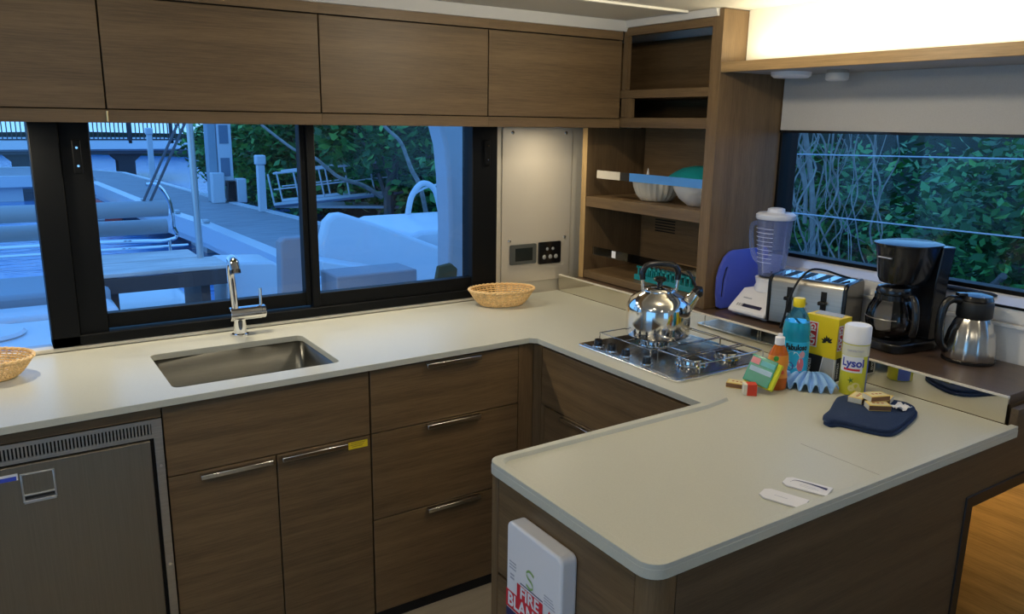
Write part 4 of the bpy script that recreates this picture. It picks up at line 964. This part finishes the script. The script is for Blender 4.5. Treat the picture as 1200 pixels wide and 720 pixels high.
# gangway with rails
GW = thing('gangway', 'white railed gangway leading from the dock to the trees', 'gangway', (7, 18, ZD))
p0, p1 = Vector((5.95, 19.35, ZD+.06)), Vector((9.6, 17.4, ZD+.55)); dd = (p1-p0); perp = Vector((-dd.y, dd.x, 0)).normalized()
b = B()
for s_ in (-.5, .5): b.tube([p0+perp*s_, p1+perp*s_], .07, 6)
b.prism([tuple((p0+perp*.5).xy), tuple((p0-perp*.5).xy), tuple((p1-perp*.5).xy), tuple((p1+perp*.5).xy)], ZD+.0, ZD+.06)
obj('beams', b, GALV, GW, True)
b = B()
for s_ in (-.5, .5):
    up = Vector((0, 0, .75)); b.tube([p0+perp*s_+up, p1+perp*s_+up], .03, 6); b.tube([p0+perp*s_+up*.5, p1+perp*s_+up*.5], .018, 6)
    for k in range(8): q0 = p0+dd*(k/7)+perp*s_; b.tube([q0, q0+up+dd*(-.03)], .022, 6)
obj('handrail', b, BW, GW, True)

# bridge
BG_ = thing('road_bridge', 'low concrete road bridge with dark picket railing across the water', 'bridge', (0, 40, ZW))
obj('deck', B().box(-18, 8.4, 40, 47, .12, .55), CONC, BG_, True); obj('edge_beam', B().box(-18, 8.4, 39.8, 40, .20, .55), mat('pale bridge concrete', (.8, .82, .82), .7), BG_, True)
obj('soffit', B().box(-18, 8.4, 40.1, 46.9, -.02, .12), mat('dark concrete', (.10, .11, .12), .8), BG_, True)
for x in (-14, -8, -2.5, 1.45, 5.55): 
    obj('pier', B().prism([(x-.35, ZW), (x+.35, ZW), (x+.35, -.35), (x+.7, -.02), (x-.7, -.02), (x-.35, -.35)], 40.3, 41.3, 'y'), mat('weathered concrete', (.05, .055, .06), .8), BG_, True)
DKR = mat('dark railing paint', (.03, .035, .045), .6)
b = B(); x = -9
while x < 8.4:
    b.box(x-.022, x+.022, 39.9, 39.94, .62, 1.55); x += .17
obj('pickets', b, DKR, BG_, True); bpy.data.objects['pickets']['kind'] = 'stuff'
obj('rail', B().box(-18, 8.4, 39.88, 39.96, 1.55, 1.63).box(-18, 8.4, 39.88, 39.96, .58, .64), DKR, BG_, True)
for x in [-8.3+1.75*i for i in range(10)]: obj('rail_post', B().box(x-.07, x+.07, 39.8, 39.97, .45, 1.7), DKR, BG_, True)
FP = thing('far_pontoon', 'pale floating pontoon far off in the left window', 'pontoon', (-4, 35, ZW))
obj('deck', B().box(-12, 2.9, 32.5, 38, ZD-.04, ZD), PLANK, FP, True); obj('edge', B().box(-12, 2.9, 32.3, 32.5, ZD-.35, ZD+.03).box(-12, 2.9, 38, 38.2, ZD-.35, ZD+.03), BW, FP, True)
for x in (-9, -4, .2): obj('float', B().box(x-.9, x+.9, 32.6, 37.9, ZW-.05, ZD-.05), BW, FP, True)
# hill / bank behind
def bank(name, pts, z0, z1, m):
    b = B(); R = random.Random(11); n = len(pts); v = []
    for i, (x, y) in enumerate(pts): 
        for j in range(7):
            k = j/6; v.append((x+R.uniform(-.3, .3)+k*pts_n[i][0]*2.5, y+R.uniform(-.3, .3)+k*pts_n[i][1]*2.5, z0+(z1-z0)*k+R.uniform(-.2, .2)))
    b.add(v, [(i*7+j, (i+1)*7+j, (i+1)*7+j+1, i*7+j+1) for i in range(n-1) for j in range(6)], True); return struct(name, b, m)
UND = mat('dark undergrowth', (.008, .025, .012), .95, var=(.6, 1.3))
pts = [(7.5, 33), (7.6, 28), (8.6, 25), (9.5, 22.5), (11, 21), (12.5, 18), (13, 14), (12, 10.5), (10.5, 8), (9.3, 5.5), (9, 2.5), (9, -1), (8.5, -5)]; pts_n = [(1, .4)]*13
bank('ground_bank', pts, ZW-.2, 2.0, UND)
bank('ground_shore', [(-30, 78), (-10, 76), (4, 74), (12, 66), (20, 55), (8.6, 34), (7.5, 33)][:5], ZW-.2, .2, UND)
# trees
LEAFS = [mat('leaf green mid', (.06, .26, .06), .55), mat('leaf green dark', (.025, .12, .035), .6), mat('leaf green light', (.14, .40, .08), .5)]
BARK = mat('pale bark', (.26, .25, .22), .8, var=(.3, 8)); BARKG = mat('grey brown bark', (.14, .12, .11), .85)
def foliage(name, blobs, per, size, parent, seed, flat_=.5, mix=(.5, .35, .15)):
    R = random.Random(seed); b = B()
    for (c, r) in blobs:
        for i in range(int(per*r*r)):
            z = R.uniform(-1, 1); a = R.uniform(0, 2*PI); q_ = math.sqrt(1-z*z); d = Vector((q_*math.cos(a), q_*math.sin(a), z)); rad = r*R.uniform(.55, 1.05)*(1+.18*math.sin(5*a+3*z))
            p = Vector(c)+Vector((d.x*rad, d.y*rad, d.z*rad*.85)); s_ = size*R.uniform(.6, 1.3)
            E_ = Euler((R.uniform(-.9, .9), R.uniform(-.9, .9), R.uniform(0, 2*PI))).to_matrix(); u = E_ @ Vector((1, 0, 0)); v = E_ @ Vector((0, 1, 0)); n_ = E_ @ Vector((0, 0, 1))
            k = R.random(); b.mi = 0 if k < mix[0] else 1 if k < mix[0]+mix[1] else 2
            b.add([p-u*s_*.5, p-v*s_*.28, p+u*s_*.5+n_*s_*.1, p+v*s_*.28], [(0, 1, 2, 3)])
    return obj(name, b, LEAFS, parent, True)
def tree(label, x, y, zb, h, r, seed, size=.3, per=330, group='trees along the bank', low=True, bark=BARKG, nb=9, mix=(.5, .35, .15)):
    R = random.Random(seed); t = thing('broadleaf_tree', label, 'tree', (x, y, zb), group=group)
    tp = Vector((x+R.uniform(-.5, .5), y, zb+h*.8)); b = B()
    trunkp = bez([(x, y, zb), (x+R.uniform(-.3, .3), y+R.uniform(-.2, .2), zb+h*.35), tuple(tp)], 6); b.tube(trunkp, [.16*(1-.6*i/len(trunkp)) for i in range(len(trunkp))], 8)
    obj('trunk', b, bark, t, True)
    blobs = []
    for i in range(nb):
        a = 2*PI*i/nb+R.random(); k = R.uniform(.25 if low else .5, 1)
        c = (x+math.cos(a)*r*R.uniform(.3, .8), y+math.sin(a)*r*R.uniform(.3, .8), zb+h*k); blobs.append((c, r*R.uniform(.42, .62)))
        bb_ = B(); bb_.tube(bez([tuple(trunkp[min(len(trunkp)-1, int(len(trunkp)*k*.6))]), ((x+c[0])/2, (y+c[1])/2, zb+h*k*.8), c], 4), [.06, .06, .05, .05, .04, .04, .03, .02, .02][:9], 6)
        if i % 2 == 0: obj('branch', bb_, bark, t, True)
    foliage('foliage', blobs, per, size, t, seed, mix=mix); return t
trees = [(7.9, 24.0, 4.0, 2.0, 'dense green tree on the bank behind the dock tower'), (9.6, 21.5, 4.2, 2.1, 'leafy tree on the bank above the gangway end'),
         (8.2, 17.6, 3.9, 1.8, 'light green tree just right of the gangway'), (10.2, 17.0, 4.0, 2.0, 'large green tree behind the neighbouring boat'),
         (8.5, 13.6, 3.6, 1.6, 'bushy tree behind the white stern of the next boat'), (10.8, 13.0, 3.9, 1.9, 'tall dark tree at the right of the sink window view'),
         (7.8, 29.5, 3.9, 1.7, 'dark tree at the end of the bridge')]
for i, (x, y, h, r, lab) in enumerate(trees): tree(lab, x, y, ZW-.1, h, r, 20+i, .27, 620, mix=(.5, .3, .2) if i % 2 == 0 else (.45, .45, .1))
# leaning pale trunks in the sink window view
for pts_, lab in (([(6.9, 15.4, .05), (6.45, 15.3, .32), (5.95, 15.2, .48), (5.70, 15.2, .66), (5.40, 15.2, .90), (5.05, 15.3, 1.05), (4.6, 15.8, 1.5)], 'pale leaning trunk seen beside the middle window frame'),
                  ([(6.75, 12.9, -.6), (6.40, 12.6, .42), (6.22, 12.6, .78), (6.13, 12.6, 1.0), (6.0, 12.6, 1.28), (5.75, 12.7, 1.55), (5.5, 12.9, 2.1)], 'pale crooked trunk left of the curved boat pillar')):
    p = bez(pts_, 6); o = centre('tree_trunk', B().tube(p, [.048*(1-.5*i/len(p)) for i in range(len(p))], 8), BARK); tag(o, lab, 'trunk')
# right-hand window: bank trees close by
rt = [(6.6, 5.6, 2.7, 1.15, 'dark bushy tree behind the hanging roots'), (7.0, 3.9, 2.7, 1.15, 'broad leaved tree in the middle of the right-hand window'), (6.6, 2.2, 2.7, 1.15, 'green tree at the right edge of the right-hand window'),
      (7.3, 2.9, 2.7, 1.15, 'tall tree behind the others outside the right-hand window'), (7.3, 5.0, 2.7, 1.15, 'tall dark tree furthest left outside the right-hand window'), (7.2, .6, 2.7, 1.15, 'tree beyond the right-hand window, past the picture edge')]
for i, (x, y, h, r, lab) in enumerate(rt): tree(lab, x, y, ZW-.1, h, r, 60+i, .115, 1700, group='trees outside the right-hand window', mix=(.40, .5, .10))
HR = thing('hanging_roots', 'tangle of pale hanging roots and vines outside the right-hand window', 'roots', (6.0, 5.0, -1))
R = random.Random(4); b = B()
for i in range(72):
    y0 = R.uniform(3.9, 5.7); x0 = R.uniform(5.6, 6.4); pts_ = []
    z = R.uniform(1.4, 2.3); y = y0
    for k in range(7): pts_.append((x0+R.uniform(-.1, .1), y, z)); y += R.uniform(-.16, .14); z -= R.uniform(.12, .38)
    b.tube(bez(pts_, 4), R.choice([.003, .004, .006, .009]), 5)
obj('thin_roots', b, BARK, HR, True)
for pp_, r in (([(5.9, 4.6, 2.2), (5.9, 4.42, 1.55), (5.95, 4.34, 1.1), (5.9, 4.22, .5), (6, 4.15, -.3)], .024), ([(5.8, 4.9, 2.2), (5.8, 4.65, 1.7), (5.9, 4.40, 1.2), (5.9, 4.34, .8)], .018), ([(6, 5.3, 1.9), (6, 5.0, 1.3), (5.9, 5.2, .7), (5.9, 5.0, 0)], .022)):
    obj('root_stem', B().tube(bez(pp_, 6), r, 8), BARK, HR, True)
o = centre('fallen_branch', B().tube(bez([(6.0, 3.2, .25), (6.1, 3.0, .42), (6.1, 2.85, .48), (6.0, 2.72, .60)], 5), [.035]*8+[.028]*8, 8), BARKG); tag(o, 'fallen grey branch low in the right-hand window view', 'branch')
# lifelines beyond the right-hand window
for z0, z1, lab in ((1.515, 1.478, 'upper steel guard wire outside the right-hand window'), (1.228, 1.212, 'lower steel guard wire outside the right-hand window')):
    o = centre('guard_wire', B().tube([(3.2, -.6, z0+.02), (3.2, 1.4, z0), (3.2, 3.1, z1)], .0032, 6), mat('steel wire', (.55, .58, .6), .35, .7)); tag(o, lab, 'wire', 'guard wires along the deck')
struct('deck_side', B().box(2.54, 3.28, -3, 3.1, .2, .5), BW)

# own deck outside the sink window and the neighbouring boat
struct('deck_aft', B().prism([(-4, 2.87), (2.4, 2.87), (2.4, 4.3), (.62, 4.3), (.56, 4.98), (-4, 4.98)], .30, .52), BW, .03)
o = centre('deck_hatch', B().lathe([(0, .5205), (.17, .5205), (.18, .53), (.165, .545), (0, .547)], 40, (-.08, 4.72), caps=False), BW); tag(o, 'round white deck hatch outside the left window', 'hatch')
NB = thing('neighbouring_boat', 'white deck of the neighbouring boat beyond the sink window', 'boat', (0, 6.5, ZW))
obj('hull', B().box(-5, 1.80, 5.0, 6.25, ZW-.1, .05).box(-5, 1.35, 6.25, 7.7, ZW-.1, .05).box(-5, 1.75, 5.0, 6.2, .05, .22).box(-5, 1.30, 6.2, 7.6, .05, .22), BW, NB, True, bevel=.05)
obj('deck_step', B().prism([(1.36, .22), (1.78, .22), (1.74, .58), (1.70, .60), (1.36, .62)], 5.75, 6.15, 'y'), BW, NB, True, bevel=.02)
obj('coaming', B().box(-5, .60, 5.2, 5.5, .22, .50), BW, NB, True, bevel=.03)
obj('cushion', B().box(-5, .60, 5.55, 6.2, .28, .56), mat('grey cushion', (.33, .36, .40), .7), NB, True, bevel=.03)
# slatted table
TB = thing('slatted_table', 'grey weathered plank table on the neighbouring deck', 'table', (1.0, 6, .2))
TK = mat('weathered teak', (.62, .56, .52), .7, var=(.2, (3, 14, 3))); TKD = mat('dark teak', (.075, .05, .045), .6)
b = B()
for k in range(2): b.box(.55, 1.36-.10*k, 5.62+k*.42, 6.02+k*.42, .60, .63)
obj('tabletop', b, TK, TB, True, bevel=.006); obj('apron', B().box(.57, 1.38, 5.60, 5.63, .50, .598), TKD, TB, True)
obj('leg', B().box(.60, .66, 5.7, 6.3, .22, .60), TKD, TB, True); obj('leg', B().box(1.18, 1.24, 5.7, 6.3, .22, .60), TKD, TB, True)
# rolled canvas / rails
for (x1, y, z, r, lab) in ((1.16, 6.6, .945, .062, 'upper grey padded roll on the neighbouring boat'), (1.20, 6.9, .77, .060, 'lower grey padded roll on the neighbouring boat')):
    o = centre('padded_roll', B().cyl((-3, y, z), (x1, y, z-.01), r, 16), BG); tag(o, lab, 'roll', 'padded rolls on the neighbouring boat')
o = centre('boat_rail', B().tube(bez([(-3, 7.4, .60), (.6, 7.4, .59), (1.30, 7.4, .575), (1.34, 7.4, .70), (1.32, 7.4, .92), (1.24, 7.4, 1.05), (1.15, 7.4, 1.06)], 5), .016, 8).tube([(-3, 7.4, .53), (1.45, 7.4, .52)], .012, 8).cyl((.7, 7.4, .22), (.7, 7.4, .61), .014).cyl((-.6, 7.4, .22), (-.6, 7.4, .61), .014).cyl((1.30, 7.4, .22), (1.30, 7.4, .58), .014), CHROME); tag(o, 'stainless guard rail on the neighbouring boat', 'rail')
o = centre('steel_mast', B().cyl((1.255, 6.0, .22), (1.235, 6.0, 3.4), .024, 16), mat('mast aluminium', (.55, .58, .60), .3, .8)); tag(o, 'upright aluminium pole on the neighbouring boat', 'pole')
for dx, lab in ((0, 'left dark rigging line slanting up behind the window'), (.05, 'right dark rigging line slanting up behind the window')):
    o = centre('rigging_line', B().cyl((.98+dx, 6.6, .96), (1.55+dx, 6.6, 2.1), .010, 8), mat('grey rope', (.10, .11, .13), .7)); tag(o, lab, 'rope', 'rigging lines')
DI = thing('moored_dinghy', 'small dinghy with a red and white tube beside the dock', 'dinghy', (2.5, 25, ZW))
for s_, c in ((-.4, BW), (.4, mat('red tube', (.5, .05, .04), .5))): obj('tube', B().tube(bez([(2.5+s_*.7, 23.6, -1.15), (2.5+s_, 24.4, -1.15), (2.5+s_, 25.4, -1.1), (2.5+s_*.3, 26.2, -.95)], 5), .22, 12), c, DI, True)
obj('floor_board', B().box(2.2, 2.8, 23.9, 25.6, -1.2, -1.1), BG, DI, True)
# grey seat back and locker seen beyond the middle mullion
o = centre('grey_seat_back', B().prism([(1.262, .52), (1.275, .98), (1.30, 1.002), (1.44, 1.002), (1.46, .98), (1.46, .52)], 4.15, 4.24, 'y'), mat('grey fabric panel', (.30, .31, .34), .8), bevel=.01); tag(o, 'grey upright seat back outside, left of the middle frame', 'seat')
o = centre('grey_locker', B().box(1.52, 2.0, 4.0, 4.25, .52, .80), MATS['grey fabric panel'], bevel=.01); tag(o, 'low grey locker on deck, right of the middle frame', 'locker')
# white stern moulding of the boat alongside
SM = thing('boat_stern', 'big white moulded stern of the boat alongside in the right pane', 'boat', (2.8, 6, ZW))
sec = [(2.12, .42), (2.15, .66), (2.20, .84), (2.26, .895), (2.34, .90), (2.60, .81), (2.95, .67), (3.26, .545), (3.45, .50), (3.45, .25), (2.5, .25)]
obj('side_moulding', B().prism(sec, 5.95, 6.10, 'y'), BW, SM, True, bevel=.03, seg=3)
obj('ledge', B().prism([(2.02, .60), (2.75, .43), (2.75, .38), (2.02, .52)], 5.6, 5.96, 'y'), BW, SM, True, bevel=.01)
obj('cockpit_floor', B().box(2.1, 4.6, 5.0, 6.2, .10, .30), BW, SM, True, bevel=.02)
obj('hull', B().box(2.1, 5.2, 5.0, 6.3, ZW-.05, .10).box(3.0, 5.2, 6.3, 7.4, ZW-.05, .10), BW, SM, True, bevel=.03)
obj('coach_roof', B().prism([(3.0, .10), (3.0, .66), (3.1, .695), (4.9, .70), (4.9, .10)], 6.12, 7.4, 'y'), BW, SM, True, bevel=.04, seg=3)
o = centre('davit_arch', B().tube(bez([(3.55, 7.3, .69), (3.60, 7.3, .88), (3.72, 7.3, 1.0), (3.86, 7.3, .93), (3.93, 7.3, .69)], 6), .030, 10).tube(bez([(3.60, 7.3, .88), (3.8, 7.3, .97), (4.2, 7.3, 1.0)], 4), .012, 8), BW); tag(o, 'white tubular arch on the roof of the boat alongside', 'arch')
# curved hardtop pillar of our own boat
pil = [(1.875, 1.70), (1.905, 1.62), (1.94, 1.50), (1.955, 1.35), (1.965, 1.10), (1.96, .86), (2.3, .60), (2.5, .60), (2.5, 1.70)]
o = centre('hardtop_pillar', B().prism(pil, 3.55, 3.70, 'y'), mat('pillar gelcoat', (.42, .46, .52), .4), bevel=.02); tag(o, 'curved white hardtop pillar at the right of the sink window', 'pillar')
o = centre('mooring_strap', B().prism([(1.74, .52), (1.90, .52), (1.935, .90), (1.90, .93), (1.83, .92)], 3.42, 3.45, 'y'), mat('olive strap', (.06, .065, .03), .8), bevel=.005); tag(o, 'dark olive strap hanging at the foot of the hardtop pillar', 'strap')
